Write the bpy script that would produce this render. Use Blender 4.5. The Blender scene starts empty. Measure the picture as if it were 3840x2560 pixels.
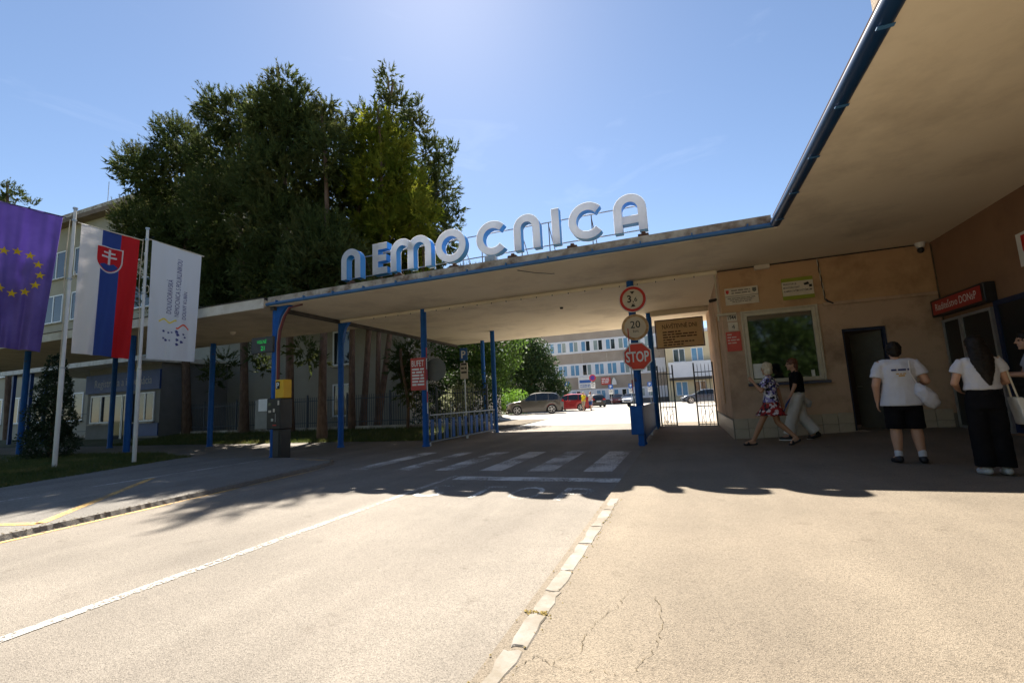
import bpy, bmesh, math, random
import numpy as np
from mathutils import Vector, Matrix, Euler
random.seed(7)
SC = bpy.context.scene
COL = SC.collection
R = math.radians

# ------------------------------------------------------------------ camera
CAM_POS = Vector((0.0, 0.0, 1.24))
PITCH, ROLL, YAW = 0.13075, 0.047766, 0.35544
fw = Vector((-math.sin(YAW) * math.cos(PITCH), math.cos(YAW) * math.cos(PITCH), math.sin(PITCH)))
r0 = Vector((math.cos(YAW), math.sin(YAW), 0.0))
u0 = r0.cross(fw)
rt = math.cos(ROLL) * r0 - math.sin(ROLL) * u0
up = math.sin(ROLL) * r0 + math.cos(ROLL) * u0
cam = bpy.data.cameras.new('camera')
cam.lens = 16.0; cam.sensor_width = 36.0; cam.sensor_fit = 'HORIZONTAL'
cam.clip_start = 0.05; cam.clip_end = 3000.0
camo = bpy.data.objects.new('camera', cam); COL.objects.link(camo)
camo.matrix_world = Matrix(((rt.x, up.x, -fw.x, CAM_POS.x), (rt.y, up.y, -fw.y, CAM_POS.y), (rt.z, up.z, -fw.z, CAM_POS.z), (0, 0, 0, 1)))
SC.camera = camo

# ------------------------------------------------------------------ sky and sun
SUN = Vector((-0.41, 0.77, 1.0)).normalized()
world = bpy.data.worlds.new('World'); SC.world = world; world.use_nodes = True
wn = world.node_tree; wn.nodes.clear()
sky = wn.nodes.new('ShaderNodeTexSky'); sky.sky_type = 'NISHITA'; sky.sun_disc = False
sky.sun_elevation = math.asin(SUN.z); sky.sun_rotation = math.atan2(SUN.x, SUN.y)
sky.altitude = 300; sky.air_density = 0.95; sky.dust_density = 0.2; sky.ozone_density = 1.6
bg = wn.nodes.new('ShaderNodeBackground'); bg.inputs['Strength'].default_value = 0.05
wo = wn.nodes.new('ShaderNodeOutputWorld')
# faint wisps of high cloud
tc = wn.nodes.new('ShaderNodeTexCoord')
mp = wn.nodes.new('ShaderNodeMapping'); mp.inputs['Scale'].default_value = (2.2, 2.2, 9.0); mp.inputs['Rotation'].default_value = (0.0, 0.25, 0.5)
nz = wn.nodes.new('ShaderNodeTexNoise'); nz.inputs['Scale'].default_value = 1.5; nz.inputs['Detail'].default_value = 7; nz.inputs['Roughness'].default_value = 0.6; nz.inputs['Distortion'].default_value = 0.6
cr = wn.nodes.new('ShaderNodeValToRGB'); cr.color_ramp.elements[0].position = 0.60; cr.color_ramp.elements[0].color = (0, 0, 0, 1); cr.color_ramp.elements[1].position = 0.85; cr.color_ramp.elements[1].color = (0.10, 0.10, 0.10, 1)
mx = wn.nodes.new('ShaderNodeMixRGB'); mx.inputs['Color2'].default_value = (9.0, 9.6, 11.0, 1)
wn.links.new(tc.outputs['Generated'], mp.inputs['Vector']); wn.links.new(mp.outputs['Vector'], nz.inputs['Vector'])
wn.links.new(nz.outputs['Fac'], cr.inputs['Fac']); wn.links.new(cr.outputs['Color'], mx.inputs['Fac'])
wn.links.new(sky.outputs['Color'], mx.inputs['Color1']); wn.links.new(mx.outputs['Color'], bg.inputs['Color'])
wn.links.new(bg.outputs['Background'], wo.inputs['Surface'])
sl = bpy.data.lights.new('sun', 'SUN'); sl.energy = 5.0; sl.angle = R(0.53); sl.color = (1.0, 0.92, 0.80)
so = bpy.data.objects.new('sun', sl); COL.objects.link(so); so.location = (0, 0, 40)
so.rotation_euler = SUN.to_track_quat('Z', 'Y').to_euler()
SC.view_settings.view_transform = 'Standard'; SC.view_settings.look = 'None'
SC.view_settings.exposure = 1.75; SC.view_settings.gamma = 1.0; SC.view_settings.use_curve_mapping = False
SC.render.engine = 'CYCLES'
SC.cycles.max_bounces = 8; SC.cycles.diffuse_bounces = 5; SC.cycles.transparent_max_bounces = 12

# ------------------------------------------------------------------ helpers
def link(o, parent=None, base=None):
    COL.objects.link(o)
    if parent is not None:
        o.parent = parent
        o.matrix_parent_inverse = parent_inv(parent)
    return o
PINV = {}
def parent_inv(p):
    k = p.name
    if k in PINV: return PINV[k].copy()
    return Matrix.Identity(4)
def tag(o, label=None, cat=None, group=None, kind=None):
    if label: o['label'] = label
    if cat: o['category'] = cat
    if group: o['group'] = group
    if kind: o['kind'] = kind
    return o
def thing(name, label, cat, loc=(0, 0, 0), group=None):
    o = bpy.data.objects.new(name, None); o.empty_display_size = 0.2
    COL.objects.link(o); o.location = loc
    PINV[o.name] = Matrix.Translation(-Vector(loc))
    return tag(o, label, cat, group)
def copy_tree(o, loc=None, rz=None, label=None, parent=None):
    c = o.copy(); COL.objects.link(c)
    if parent is not None: c.parent = parent
    if loc is not None: c.location = loc
    if rz is not None: c.rotation_euler = (0, 0, rz)
    if label: c['label'] = label
    for ch in list(o.children): copy_tree(ch, parent=c)
    return c

def frame(d):
    d = Vector(d).normalized()
    a = Vector((0, 0, 1)) if abs(d.z) < 0.9 else Vector((1, 0, 0))
    x = d.cross(a).normalized(); y = x.cross(d).normalized()
    return x, y
class MB:
    def __init__(s): s.v = []; s.f = []; s.m = []; s.T = None
    def add(s, vs, fs, m=0):
        n = len(s.v)
        for p in vs:
            p = Vector(p)
            if s.T is not None: p = s.T @ p
            s.v.append(tuple(p))
        for f in fs: s.f.append(tuple(i + n for i in f)); s.m.append(m)
        return s
    def box(s, x0, y0, z0, x1, y1, z1, m=0):
        x0, x1 = min(x0, x1), max(x0, x1); y0, y1 = min(y0, y1), max(y0, y1); z0, z1 = min(z0, z1), max(z0, z1)
        return s.add([(x0, y0, z0), (x1, y0, z0), (x1, y1, z0), (x0, y1, z0), (x0, y0, z1), (x1, y0, z1), (x1, y1, z1), (x0, y1, z1)],
                     [(3, 2, 1, 0), (4, 5, 6, 7), (0, 1, 5, 4), (1, 2, 6, 5), (2, 3, 7, 6), (3, 0, 4, 7)], m)
    def tube(s, pts, r, n=8, m=0, cap=True):
        pts = [Vector(p) for p in pts]; rs = r if isinstance(r, (list, tuple)) else [r] * len(pts)
        vs = []; prev = None
        for i, p in enumerate(pts):
            d = (pts[min(i + 1, len(pts) - 1)] - pts[max(i - 1, 0)])
            if prev is None: x, y = frame(d)
            else:
                d = d.normalized(); x = (prev - d * prev.dot(d))
                x = x.normalized() if x.length > 1e-6 else frame(d)[0]; y = x.cross(d).normalized() * -1
                y = d.cross(x)
            prev = x
            yy = Vector(d).normalized().cross(x)
            for k in range(n):
                a = 2 * math.pi * k / n
                vs.append(p + (x * math.cos(a) + yy * math.sin(a)) * rs[i])
        fs = []
        for i in range(len(pts) - 1):
            for k in range(n):
                a, b = i * n + k, i * n + (k + 1) % n
                fs.append((a, b, b + n, a + n))
        if cap:
            fs.append(tuple(range(n - 1, -1, -1))); o = (len(pts) - 1) * n; fs.append(tuple(range(o, o + n)))
        return s.add(vs, fs, m)
    def cyl(s, p0, p1, r0, r1=None, n=12, m=0): return s.tube([p0, p1], [r0, r0 if r1 is None else r1], n, m)
    def prism(s, poly, axis, a, b, m=0):
        # poly: 2D points; axis 'x','y','z' extrusion from a to b
        def P(u, v, w): return {'x': (w, u, v), 'y': (u, w, v), 'z': (u, v, w)}[axis]
        n = len(poly); vs = [P(u, v, a) for u, v in poly] + [P(u, v, b) for u, v in poly]
        fs = [tuple(range(n)), tuple(range(2 * n - 1, n - 1, -1))] + [(i, (i + 1) % n, n + (i + 1) % n, n + i) for i in range(n)]
        return s.add(vs, fs, m)
    def sphere(s, c, r, nu=10, nv=7, m=0):
        rx, ry, rz = r if isinstance(r, (tuple, list)) else (r, r, r)
        vs = [(c[0], c[1], c[2] - rz)]; fs = []
        for j in range(1, nv):
            t = math.pi * j / nv - math.pi / 2
            for i in range(nu):
                a = 2 * math.pi * i / nu
                vs.append((c[0] + rx * math.cos(t) * math.cos(a), c[1] + ry * math.cos(t) * math.sin(a), c[2] + rz * math.sin(t)))
        vs.append((c[0], c[1], c[2] + rz)); top = len(vs) - 1
        for i in range(nu):
            fs.append((0, 1 + (i + 1) % nu, 1 + i)); fs.append((top, 1 + (nv - 2) * nu + i, 1 + (nv - 2) * nu + (i + 1) % nu))
            for j in range(nv - 2):
                a = 1 + j * nu; fs.append((a + i, a + (i + 1) % nu, a + nu + (i + 1) % nu, a + nu + i))
        return s.add(vs, fs, m)
    def quad(s, a, b, c, d, m=0): return s.add([a, b, c, d], [(0, 1, 2, 3)], m)
    def build(s, name, mats, parent=None, smooth=False, bevel=0, seg=1, fix=True):
        me = bpy.data.meshes.new(name); me.from_pydata(s.v, [], s.f)
        if not isinstance(mats, (list, tuple)): mats = [mats]
        for k in mats: me.materials.append(k)
        if len(mats) > 1: me.polygons.foreach_set('material_index', s.m)
        if fix:
            b = bmesh.new(); b.from_mesh(me); bmesh.ops.recalc_face_normals(b, faces=b.faces); b.to_mesh(me); b.free()
        if smooth:
            me.polygons.foreach_set('use_smooth', [True] * len(me.polygons))
            try: me.set_sharp_from_angle(angle=R(38))
            except Exception: pass
        me.update()
        o = bpy.data.objects.new(name, me); link(o, parent)
        if bevel:
            b = o.modifiers.new('bevel', 'BEVEL'); b.width = bevel; b.segments = seg; b.limit_method = 'ANGLE'; b.angle_limit = R(40)
        return o
def np_mesh(name, V, F, mats, parent=None, midx=None, smooth=False):
    me = bpy.data.meshes.new(name); nv = len(V); nf = len(F); k = F.shape[1]
    me.vertices.add(nv); me.vertices.foreach_set('co', np.ascontiguousarray(V, np.float32).ravel())
    me.loops.add(nf * k); me.polygons.add(nf)
    me.loops.foreach_set('vertex_index', np.ascontiguousarray(F, np.int32).ravel())
    me.polygons.foreach_set('loop_start', np.arange(nf, dtype=np.int32) * k)
    try: me.polygons.foreach_set('loop_total', np.full(nf, k, np.int32))
    except Exception: pass
    if not isinstance(mats, (list, tuple)): mats = [mats]
    for m in mats: me.materials.append(m)
    if midx is not None: me.polygons.foreach_set('material_index', np.ascontiguousarray(midx, np.int32))
    me.update(calc_edges=True); me.validate()
    return link(bpy.data.objects.new(name, me), parent)
def fill_poly(outlines):
    """2D outlines (first outer, rest holes) -> verts, tris"""
    b = bmesh.new()
    for ol in outlines:
        vs = [b.verts.new((x, y, 0)) for x, y in ol]
        for i in range(len(vs)): b.edges.new((vs[i], vs[(i + 1) % len(vs)]))
    bmesh.ops.triangle_fill(b, use_beauty=True, use_dissolve=False, edges=list(b.edges))
    b.verts.ensure_lookup_table(); b.verts.index_update()
    V = [(v.co.x, v.co.y) for v in b.verts]; F = [tuple(v.index for v in f.verts) for f in b.faces]
    b.free(); return V, F
TXT = {}
def text2d(s, bold=0.0, spacing=1.0):
    """text as flat 2D mesh; height of capitals = 1; returns verts, faces, width"""
    k = (s, bold, spacing)
    if k in TXT: return TXT[k]
    c = bpy.data.curves.new('lettering', 'FONT'); c.body = s; c.size = 1.0; c.offset = bold; c.space_character = spacing; c.resolution_u = 3
    o = bpy.data.objects.new('lettering', c); COL.objects.link(o)
    dg = bpy.context.evaluated_depsgraph_get(); dg.update()
    me = o.evaluated_get(dg).to_mesh()
    V = [(v.co.x / 0.72, v.co.y / 0.72) for v in me.vertices]; F = [tuple(p.vertices) for p in me.polygons]
    bpy.data.objects.remove(o); bpy.data.curves.remove(c)
    xs = [v[0] for v in V] or [0]; x0 = min(xs); V = [(x - x0, y) for x, y in V]
    TXT[k] = (V, F, max(xs) - x0); return TXT[k]
def text_on(mb, s, org, ux, uy, h, m=0, width=None, align='l', bold=0.0, spacing=1.0):
    V, F, w = text2d(s, bold, spacing); org = Vector(org); ux = Vector(ux); uy = Vector(uy)
    sx = h if width is None else width / w
    off = {'l': 0, 'c': -w * sx / 2, 'r': -w * sx}[align]
    mb.add([org + ux * (x * sx + off) + uy * (y * h) for x, y in V], F, m)
def words_on(mb, org, ux, uy, w, h, n, m=0, seed=1):
    """a line of print too small to read: word-long dashes"""
    rnd = random.Random(seed); org = Vector(org); ux = Vector(ux); uy = Vector(uy); x = 0
    while x < w:
        l = min(rnd.uniform(1.5, 5) * h, w - x)
        if l > 0.4 * h:
            a = org + ux * x; mb.quad(a, a + ux * l, a + ux * l + uy * h, a + uy * h, m)
        x += l + 0.6 * h

# ------------------------------------------------------------------ materials
MATS = {}
def mat(name, c1, c2=None, rough=0.7, scale=4.0, detail=5, bump=0.0, bscale=None, metal=0.0, spec=0.5, lo=0.35, hi=0.65, emit=None, estr=0.0,
        transl=0.0, c3=None, scale3=0.6, lo3=0.5, hi3=0.75, ior=None, coat=0.0, stretch=None, rr=0.0):
    if name in MATS: return MATS[name]
    m = bpy.data.materials.new(name); m.use_nodes = True; nt = m.node_tree; N = nt.nodes; L = nt.links
    p = N['Principled BSDF']; p.inputs['Roughness'].default_value = rough; p.inputs['Metallic'].default_value = metal
    p.inputs['Specular IOR Level'].default_value = spec
    if ior: p.inputs['IOR'].default_value = ior
    if coat: p.inputs['Coat Weight'].default_value = coat; p.inputs['Coat Roughness'].default_value = 0.05
    c1 = tuple(c1) + (1,)
    p.inputs['Base Color'].default_value = c1
    vec = None
    if c2 or bump or c3:
        t = N.new('ShaderNodeTexCoord'); vec = t.outputs['Object']
        if stretch:
            q = N.new('ShaderNodeMapping'); q.inputs['Scale'].default_value = stretch; L.new(vec, q.inputs['Vector']); vec = q.outputs['Vector']
    col = None
    def noise(sc, det=5, ro=0.6):
        n = N.new('ShaderNodeTexNoise'); n.inputs['Scale'].default_value = sc; n.inputs['Detail'].default_value = det; n.inputs['Roughness'].default_value = ro
        L.new(vec, n.inputs['Vector']); return n
    def ramp(fac, a, b, ca, cb):
        r = N.new('ShaderNodeValToRGB'); r.color_ramp.elements[0].position = a; r.color_ramp.elements[1].position = b
        r.color_ramp.elements[0].color = ca; r.color_ramp.elements[1].color = cb; L.new(fac, r.inputs['Fac']); return r
    if c2:
        n = noise(scale, detail); r = ramp(n.outputs['Fac'], lo, hi, c1, tuple(c2) + (1,)); col = r.outputs['Color']
        if rr:
            q = N.new('ShaderNodeMapRange'); q.inputs['To Min'].default_value = rough - rr; q.inputs['To Max'].default_value = rough + rr
            L.new(n.outputs['Fac'], q.inputs['Value']); L.new(q.outputs['Result'], p.inputs['Roughness'])
    if c3:
        n3 = noise(scale3, 6, 0.65); r3 = ramp(n3.outputs['Fac'], lo3, hi3, (0, 0, 0, 1), (1, 1, 1, 1))
        x = N.new('ShaderNodeMixRGB'); L.new(r3.outputs['Color'], x.inputs['Fac'])
        if col: L.new(col, x.inputs['Color1'])
        else: x.inputs['Color1'].default_value = c1
        x.inputs['Color2'].default_value = tuple(c3) + (1,); col = x.outputs['Color']
    if col: L.new(col, p.inputs['Base Color'])
    if bump:
        nb = noise(bscale or scale * 3, 6, 0.7); b = N.new('ShaderNodeBump'); b.inputs['Strength'].default_value = bump; b.inputs['Distance'].default_value = 0.02
        L.new(nb.outputs['Fac'], b.inputs['Height']); L.new(b.outputs['Normal'], p.inputs['Normal'])
    if emit:
        p.inputs['Emission Color'].default_value = tuple(emit) + (1,); p.inputs['Emission Strength'].default_value = estr
    if transl:
        tr = N.new('ShaderNodeBsdfTranslucent'); ms = N.new('ShaderNodeMixShader'); ms.inputs['Fac'].default_value = transl
        if col: L.new(col, tr.inputs['Color'])
        else: tr.inputs['Color'].default_value = c1
        L.new(p.outputs['BSDF'], ms.inputs[1]); L.new(tr.outputs['BSDF'], ms.inputs[2]); L.new(ms.outputs['Shader'], N['Material Output'].inputs['Surface'])
    MATS[name] = m; return m

def asphalt(name, c1, c2, patch):
    """fine light and dark stone chips in binder, large soft patches, small pits"""
    m = bpy.data.materials.new(name); m.use_nodes = True; nt = m.node_tree; N = nt.nodes; L = nt.links; p = N['Principled BSDF']
    t = N.new('ShaderNodeTexCoord'); vec = t.outputs['Object']
    v = N.new('ShaderNodeTexVoronoi'); v.inputs['Scale'].default_value = 190.0; L.new(vec, v.inputs['Vector'])
    n = N.new('ShaderNodeTexNoise'); n.inputs['Scale'].default_value = 0.55; n.inputs['Detail'].default_value = 7; n.inputs['Roughness'].default_value = 0.65; L.new(vec, n.inputs['Vector'])
    n2 = N.new('ShaderNodeTexNoise'); n2.inputs['Scale'].default_value = 60; n2.inputs['Detail'].default_value = 3; L.new(vec, n2.inputs['Vector'])
    sep = N.new('ShaderNodeSeparateColor'); L.new(v.outputs['Color'], sep.inputs['Color'])
    r = N.new('ShaderNodeValToRGB'); e = r.color_ramp.elements; e[0].position = 0.0; e[0].color = tuple(x * 0.6 for x in c1) + (1,); e[1].position = 1.0; e[1].color = tuple(c2) + (1,)
    k = r.color_ramp.elements.new(0.3); k.color = tuple(c1) + (1,); L.new(sep.outputs['Red'], r.inputs['Fac'])
    rp = N.new('ShaderNodeValToRGB'); rp.color_ramp.elements[0].position = 0.38; rp.color_ramp.elements[0].color = (1, 1, 1, 1); rp.color_ramp.elements[1].position = 0.68; rp.color_ramp.elements[1].color = (patch, patch, patch, 1)
    L.new(n.outputs['Fac'], rp.inputs['Fac'])
    x = N.new('ShaderNodeMixRGB'); x.blend_type = 'MULTIPLY'; x.inputs['Fac'].default_value = 1.0; L.new(r.outputs['Color'], x.inputs['Color1']); L.new(rp.outputs['Color'], x.inputs['Color2'])
    mp = N.new('ShaderNodeMapping'); mp.inputs['Scale'].default_value = (1.6, 0.12, 1.0); L.new(vec, mp.inputs['Vector'])
    n4 = N.new('ShaderNodeTexNoise'); n4.inputs['Scale'].default_value = 1.0; n4.inputs['Detail'].default_value = 5; L.new(mp.outputs['Vector'], n4.inputs['Vector'])
    r4 = N.new('ShaderNodeValToRGB'); r4.color_ramp.elements[0].position = 0.35; r4.color_ramp.elements[0].color = (0.86, 0.85, 0.84, 1); r4.color_ramp.elements[1].position = 0.7; r4.color_ramp.elements[1].color = (1.06, 1.06, 1.05, 1); L.new(n4.outputs['Fac'], r4.inputs['Fac'])
    n5 = N.new('ShaderNodeTexNoise'); n5.inputs['Scale'].default_value = 3.1; n5.inputs['Detail'].default_value = 6; n5.inputs['Roughness'].default_value = 0.7; L.new(vec, n5.inputs['Vector'])
    r5 = N.new('ShaderNodeValToRGB'); r5.color_ramp.elements[0].position = 0.60; r5.color_ramp.elements[0].color = (1, 1, 1, 1); r5.color_ramp.elements[1].position = 0.74; r5.color_ramp.elements[1].color = (0.70, 0.68, 0.66, 1); L.new(n5.outputs['Fac'], r5.inputs['Fac'])
    for q in (r4, r5):
        y = N.new('ShaderNodeMixRGB'); y.blend_type = 'MULTIPLY'; y.inputs['Fac'].default_value = 1.0; L.new(x.outputs['Color'], y.inputs['Color1']); L.new(q.outputs['Color'], y.inputs['Color2']); x = y
    L.new(x.outputs['Color'], p.inputs['Base Color']); p.inputs['Roughness'].default_value = 0.85; p.inputs['Specular IOR Level'].default_value = 0.35
    b = N.new('ShaderNodeBump'); b.inputs['Strength'].default_value = 0.55; b.inputs['Distance'].default_value = 0.006
    ad = N.new('ShaderNodeMath'); ad.operation = 'ADD'; L.new(v.outputs['Distance'], ad.inputs[0]); L.new(n2.outputs['Fac'], ad.inputs[1])
    L.new(ad.outputs['Value'], b.inputs['Height']); L.new(b.outputs['Normal'], p.inputs['Normal'])
    return m
def worn_paint(name, c, wear):
    """road paint with the asphalt showing through where it has worn off"""
    m = bpy.data.materials.new(name); m.use_nodes = True; nt = m.node_tree; N = nt.nodes; L = nt.links; p = N['Principled BSDF']
    t = N.new('ShaderNodeTexCoord'); v = N.new('ShaderNodeTexNoise'); v.inputs['Scale'].default_value = 38; v.inputs['Detail'].default_value = 5; v.inputs['Roughness'].default_value = 0.75
    L.new(t.outputs['Object'], v.inputs['Vector'])
    n = N.new('ShaderNodeTexNoise'); n.inputs['Scale'].default_value = 1.3; n.inputs['Detail'].default_value = 4; L.new(t.outputs['Object'], n.inputs['Vector'])
    ad = N.new('ShaderNodeMath'); ad.operation = 'MULTIPLY_ADD'; ad.inputs[1].default_value = 0.6; L.new(n.outputs['Fac'], ad.inputs[0]); L.new(v.outputs['Fac'], ad.inputs[2])
    r = N.new('ShaderNodeValToRGB'); r.color_ramp.elements[0].position = wear - 0.05; r.color_ramp.elements[1].position = wear + 0.05
    L.new(ad.outputs['Value'], r.inputs['Fac'])
    p.inputs['Base Color'].default_value = tuple(c) + (1,); p.inputs['Roughness'].default_value = 0.7
    tr = N.new('ShaderNodeBsdfTransparent'); ms = N.new('ShaderNodeMixShader')
    L.new(r.outputs['Color'], ms.inputs['Fac']); L.new(p.outputs['BSDF'], ms.inputs[1]); L.new(tr.outputs['BSDF'], ms.inputs[2])
    L.new(ms.outputs['Shader'], N['Material Output'].inputs['Surface'])
    return m
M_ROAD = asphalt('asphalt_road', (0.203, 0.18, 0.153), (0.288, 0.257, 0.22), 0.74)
M_PAVE = asphalt('asphalt_pavement', (0.193, 0.16, 0.12), (0.276, 0.23, 0.175), 0.74)
M_PATH = asphalt('asphalt_island', (0.17, 0.16, 0.148), (0.33, 0.31, 0.28), 0.72)
M_PATCH = asphalt('asphalt_patch', (0.11, 0.105, 0.10), (0.22, 0.2, 0.185), 0.8)
M_WHITE_LINE = worn_paint('road_paint_white', (0.52, 0.50, 0.47), 0.84)
M_LANE = worn_paint('road_paint_lane', (0.42, 0.40, 0.37), 0.80)
M_WHITE_WORN = worn_paint('road_paint_white_faded', (0.62, 0.61, 0.58), 0.80)
M_YELLOW_LINE = worn_paint('road_paint_yellow', (0.66, 0.40, 0.12), 0.80)
M_KERB = mat('kerb_stone', (0.215, 0.195, 0.17), (0.275, 0.252, 0.222), 0.85, 6, bump=0.25, bscale=45, c3=(0.17, 0.145, 0.11), scale3=4.5, lo3=0.42, hi3=0.62)
M_CRACK = mat('crack_fill', (0.06, 0.05, 0.04), (0.16, 0.12, 0.06), 0.95, 9)
M_SOIL = mat('bare_soil', (0.07, 0.052, 0.035), (0.15, 0.12, 0.08), 0.95, 5, bump=0.5)
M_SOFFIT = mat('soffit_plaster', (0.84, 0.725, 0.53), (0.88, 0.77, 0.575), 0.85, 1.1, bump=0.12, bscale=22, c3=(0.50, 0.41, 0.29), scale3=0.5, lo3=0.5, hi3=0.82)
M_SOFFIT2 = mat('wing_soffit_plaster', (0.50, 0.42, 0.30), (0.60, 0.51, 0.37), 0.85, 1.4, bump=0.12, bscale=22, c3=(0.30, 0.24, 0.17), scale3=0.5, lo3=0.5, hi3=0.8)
M_CONC = mat('weathered_concrete', (0.42, 0.37, 0.30), (0.55, 0.50, 0.42), 0.9, 3, bump=0.3, c3=(0.13, 0.08, 0.05), scale3=2.4, lo3=0.46, hi3=0.7)
M_WHITEBAND = mat('painted_fascia', (0.74, 0.70, 0.62), (0.62, 0.57, 0.48), 0.8, 2.5, bump=0.15, c3=(0.42, 0.36, 0.27), scale3=1.7)
M_GUTTER = mat('gutter_blue', (0.035, 0.12, 0.27), (0.05, 0.16, 0.33), 0.45, 3, c3=(0.10, 0.10, 0.10), scale3=2.5, lo3=0.6, hi3=0.8)
M_BLUE = mat('post_blue', (0.010, 0.095, 0.36), (0.014, 0.115, 0.42), 0.55, 4, spec=0.25, bump=0.06, c3=(0.07, 0.05, 0.04), scale3=7.0, lo3=0.63, hi3=0.70)
M_DKBLUE = mat('panel_blue', (0.012, 0.05, 0.19), (0.018, 0.065, 0.23), 0.5, 3)
M_TAR = mat('roof_felt', (0.05, 0.045, 0.04), (0.09, 0.08, 0.07), 0.95, 3, bump=0.3)
M_RUST = mat('rusty_steel', (0.13, 0.06, 0.03), (0.07, 0.035, 0.02), 0.85, 14, bump=0.3)
M_GALV = mat('galvanised_steel', (0.42, 0.44, 0.46), (0.52, 0.54, 0.56), 0.42, 9, metal=0.7)
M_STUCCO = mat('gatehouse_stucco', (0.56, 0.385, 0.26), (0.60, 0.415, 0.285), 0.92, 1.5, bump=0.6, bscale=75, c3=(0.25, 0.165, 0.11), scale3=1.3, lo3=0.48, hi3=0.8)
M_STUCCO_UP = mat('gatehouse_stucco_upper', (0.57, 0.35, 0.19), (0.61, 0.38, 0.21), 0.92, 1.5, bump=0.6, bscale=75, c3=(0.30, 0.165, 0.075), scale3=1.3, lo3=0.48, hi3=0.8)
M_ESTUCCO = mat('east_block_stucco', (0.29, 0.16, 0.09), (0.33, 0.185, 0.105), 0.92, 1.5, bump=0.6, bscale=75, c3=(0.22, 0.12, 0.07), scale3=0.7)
M_PEBBLE = mat('pebble_dash', (0.46, 0.36, 0.26), (0.24, 0.18, 0.13), 0.95, 22, bump=0.9, bscale=34)
M_TILE = mat('plinth_tile_glaze', (0.44, 0.36, 0.26), (0.50, 0.42, 0.31), 0.5, 7, bump=0.05, c3=(0.33, 0.26, 0.18), scale3=3)
M_GROUT = mat('grout', (0.22, 0.19, 0.15), None, 0.95)
M_FRAME = mat('cream_frame', (0.62, 0.55, 0.42), (0.54, 0.47, 0.35), 0.55, 6)
M_WFRAME = mat('white_frame', (0.78, 0.79, 0.80), None, 0.4)
M_GLASS = mat('window_glass', (0.010, 0.013, 0.014), None, 0.045, spec=0.5, ior=1.8)
M_GLASS_B = mat('window_glass_blue', (0.10, 0.26, 0.44), (0.16, 0.34, 0.52), 0.08, 0.8, spec=0.5)
M_GLASS_G = mat('window_glass_pale', (0.30, 0.36, 0.34), (0.22, 0.29, 0.30), 0.08, 0.8, spec=0.5)
M_DARK = mat('unlit_room_black', (0.012, 0.011, 0.010), None, 0.9)  # near-black colour stands in for the unlit room on floor and partition
M_BLACK = mat('black_plastic', (0.014, 0.014, 0.015), (0.022, 0.022, 0.024), 0.42, 8)
M_WHITE = mat('white_enamel', (0.82, 0.81, 0.79), (0.74, 0.73, 0.70), 0.4, 3)
M_OFFWHITE = mat('aged_white_plate', (0.72, 0.64, 0.52), (0.62, 0.53, 0.42), 0.6, 5)
M_RED = mat('sign_red', (0.62, 0.025, 0.018), (0.55, 0.02, 0.016), 0.4, 5)
M_STOPRED = mat('stop_red', (0.78, 0.05, 0.018), (0.70, 0.04, 0.016), 0.38, 3)
M_PLATERED = mat('faded_red_plate', (0.60, 0.07, 0.05), (0.52, 0.06, 0.05), 0.5, 4)
M_INK = mat('black_lettering', (0.014, 0.012, 0.011), None, 0.6)
M_BROWNINK = mat('brown_lettering', (0.10, 0.035, 0.02), None, 0.6)
M_WINK = mat('white_lettering', (0.84, 0.83, 0.80), None, 0.5)
M_SIGNBLUE = mat('sign_blue', (0.02, 0.12, 0.42), None, 0.4)
M_YELLOW = mat('parking_yellow', (0.80, 0.46, 0.015), (0.74, 0.42, 0.015), 0.4, 4)
M_NEEDLE = mat('pine_needles', (0.046, 0.068, 0.020), (0.090, 0.114, 0.034), 0.75, 0.9, spec=0.12, transl=0.30, c3=(0.13, 0.125, 0.042), scale3=0.55, lo3=0.5, hi3=0.72)
M_NEEDLE_Y = mat('yellow_green_larch_needles', (0.12, 0.165, 0.016), (0.25, 0.25, 0.03), 0.75, 1.1, spec=0.12, transl=0.55)  # yellow-green is the larch's own needle colour
M_CORE = mat('shaded_branchwork', (0.014, 0.016, 0.009), (0.03, 0.028, 0.016), 0.95, 2.0)
M_BARK = mat('pine_bark', (0.11, 0.065, 0.042), (0.19, 0.12, 0.08), 0.95, 9, bump=1.0, bscale=18, stretch=(1, 1, 0.35))
M_LEAF = mat('broad_leaves', (0.045, 0.10, 0.014), (0.10, 0.17, 0.028), 0.65,  1.6, transl=0.42)
M_LEAF_D = mat('dark_shrub_leaves', (0.020, 0.05, 0.012), (0.05, 0.09, 0.02), 0.65,  1.6, transl=0.3)
M_LEAF_B = mat('bright_hedge_leaves', (0.11, 0.24, 0.02), (0.20, 0.34, 0.045), 0.65,  2, transl=0.45)
M_THUJA = mat('thuja_scales', (0.015, 0.035, 0.012), (0.03, 0.055, 0.018), 0.7, 3, transl=0.15)
M_GRASS = mat('lawn_blades', (0.05, 0.085, 0.016), (0.11, 0.13, 0.03), 0.7, 3, transl=0.3, c3=(0.20, 0.17, 0.06), scale3=1.2, lo3=0.5, hi3=0.7)
M_TURF = mat('turf', (0.045, 0.06, 0.016), (0.085, 0.085, 0.03), 0.95, 6, bump=0.6, c3=(0.14, 0.11, 0.06), scale3=0.9)
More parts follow.
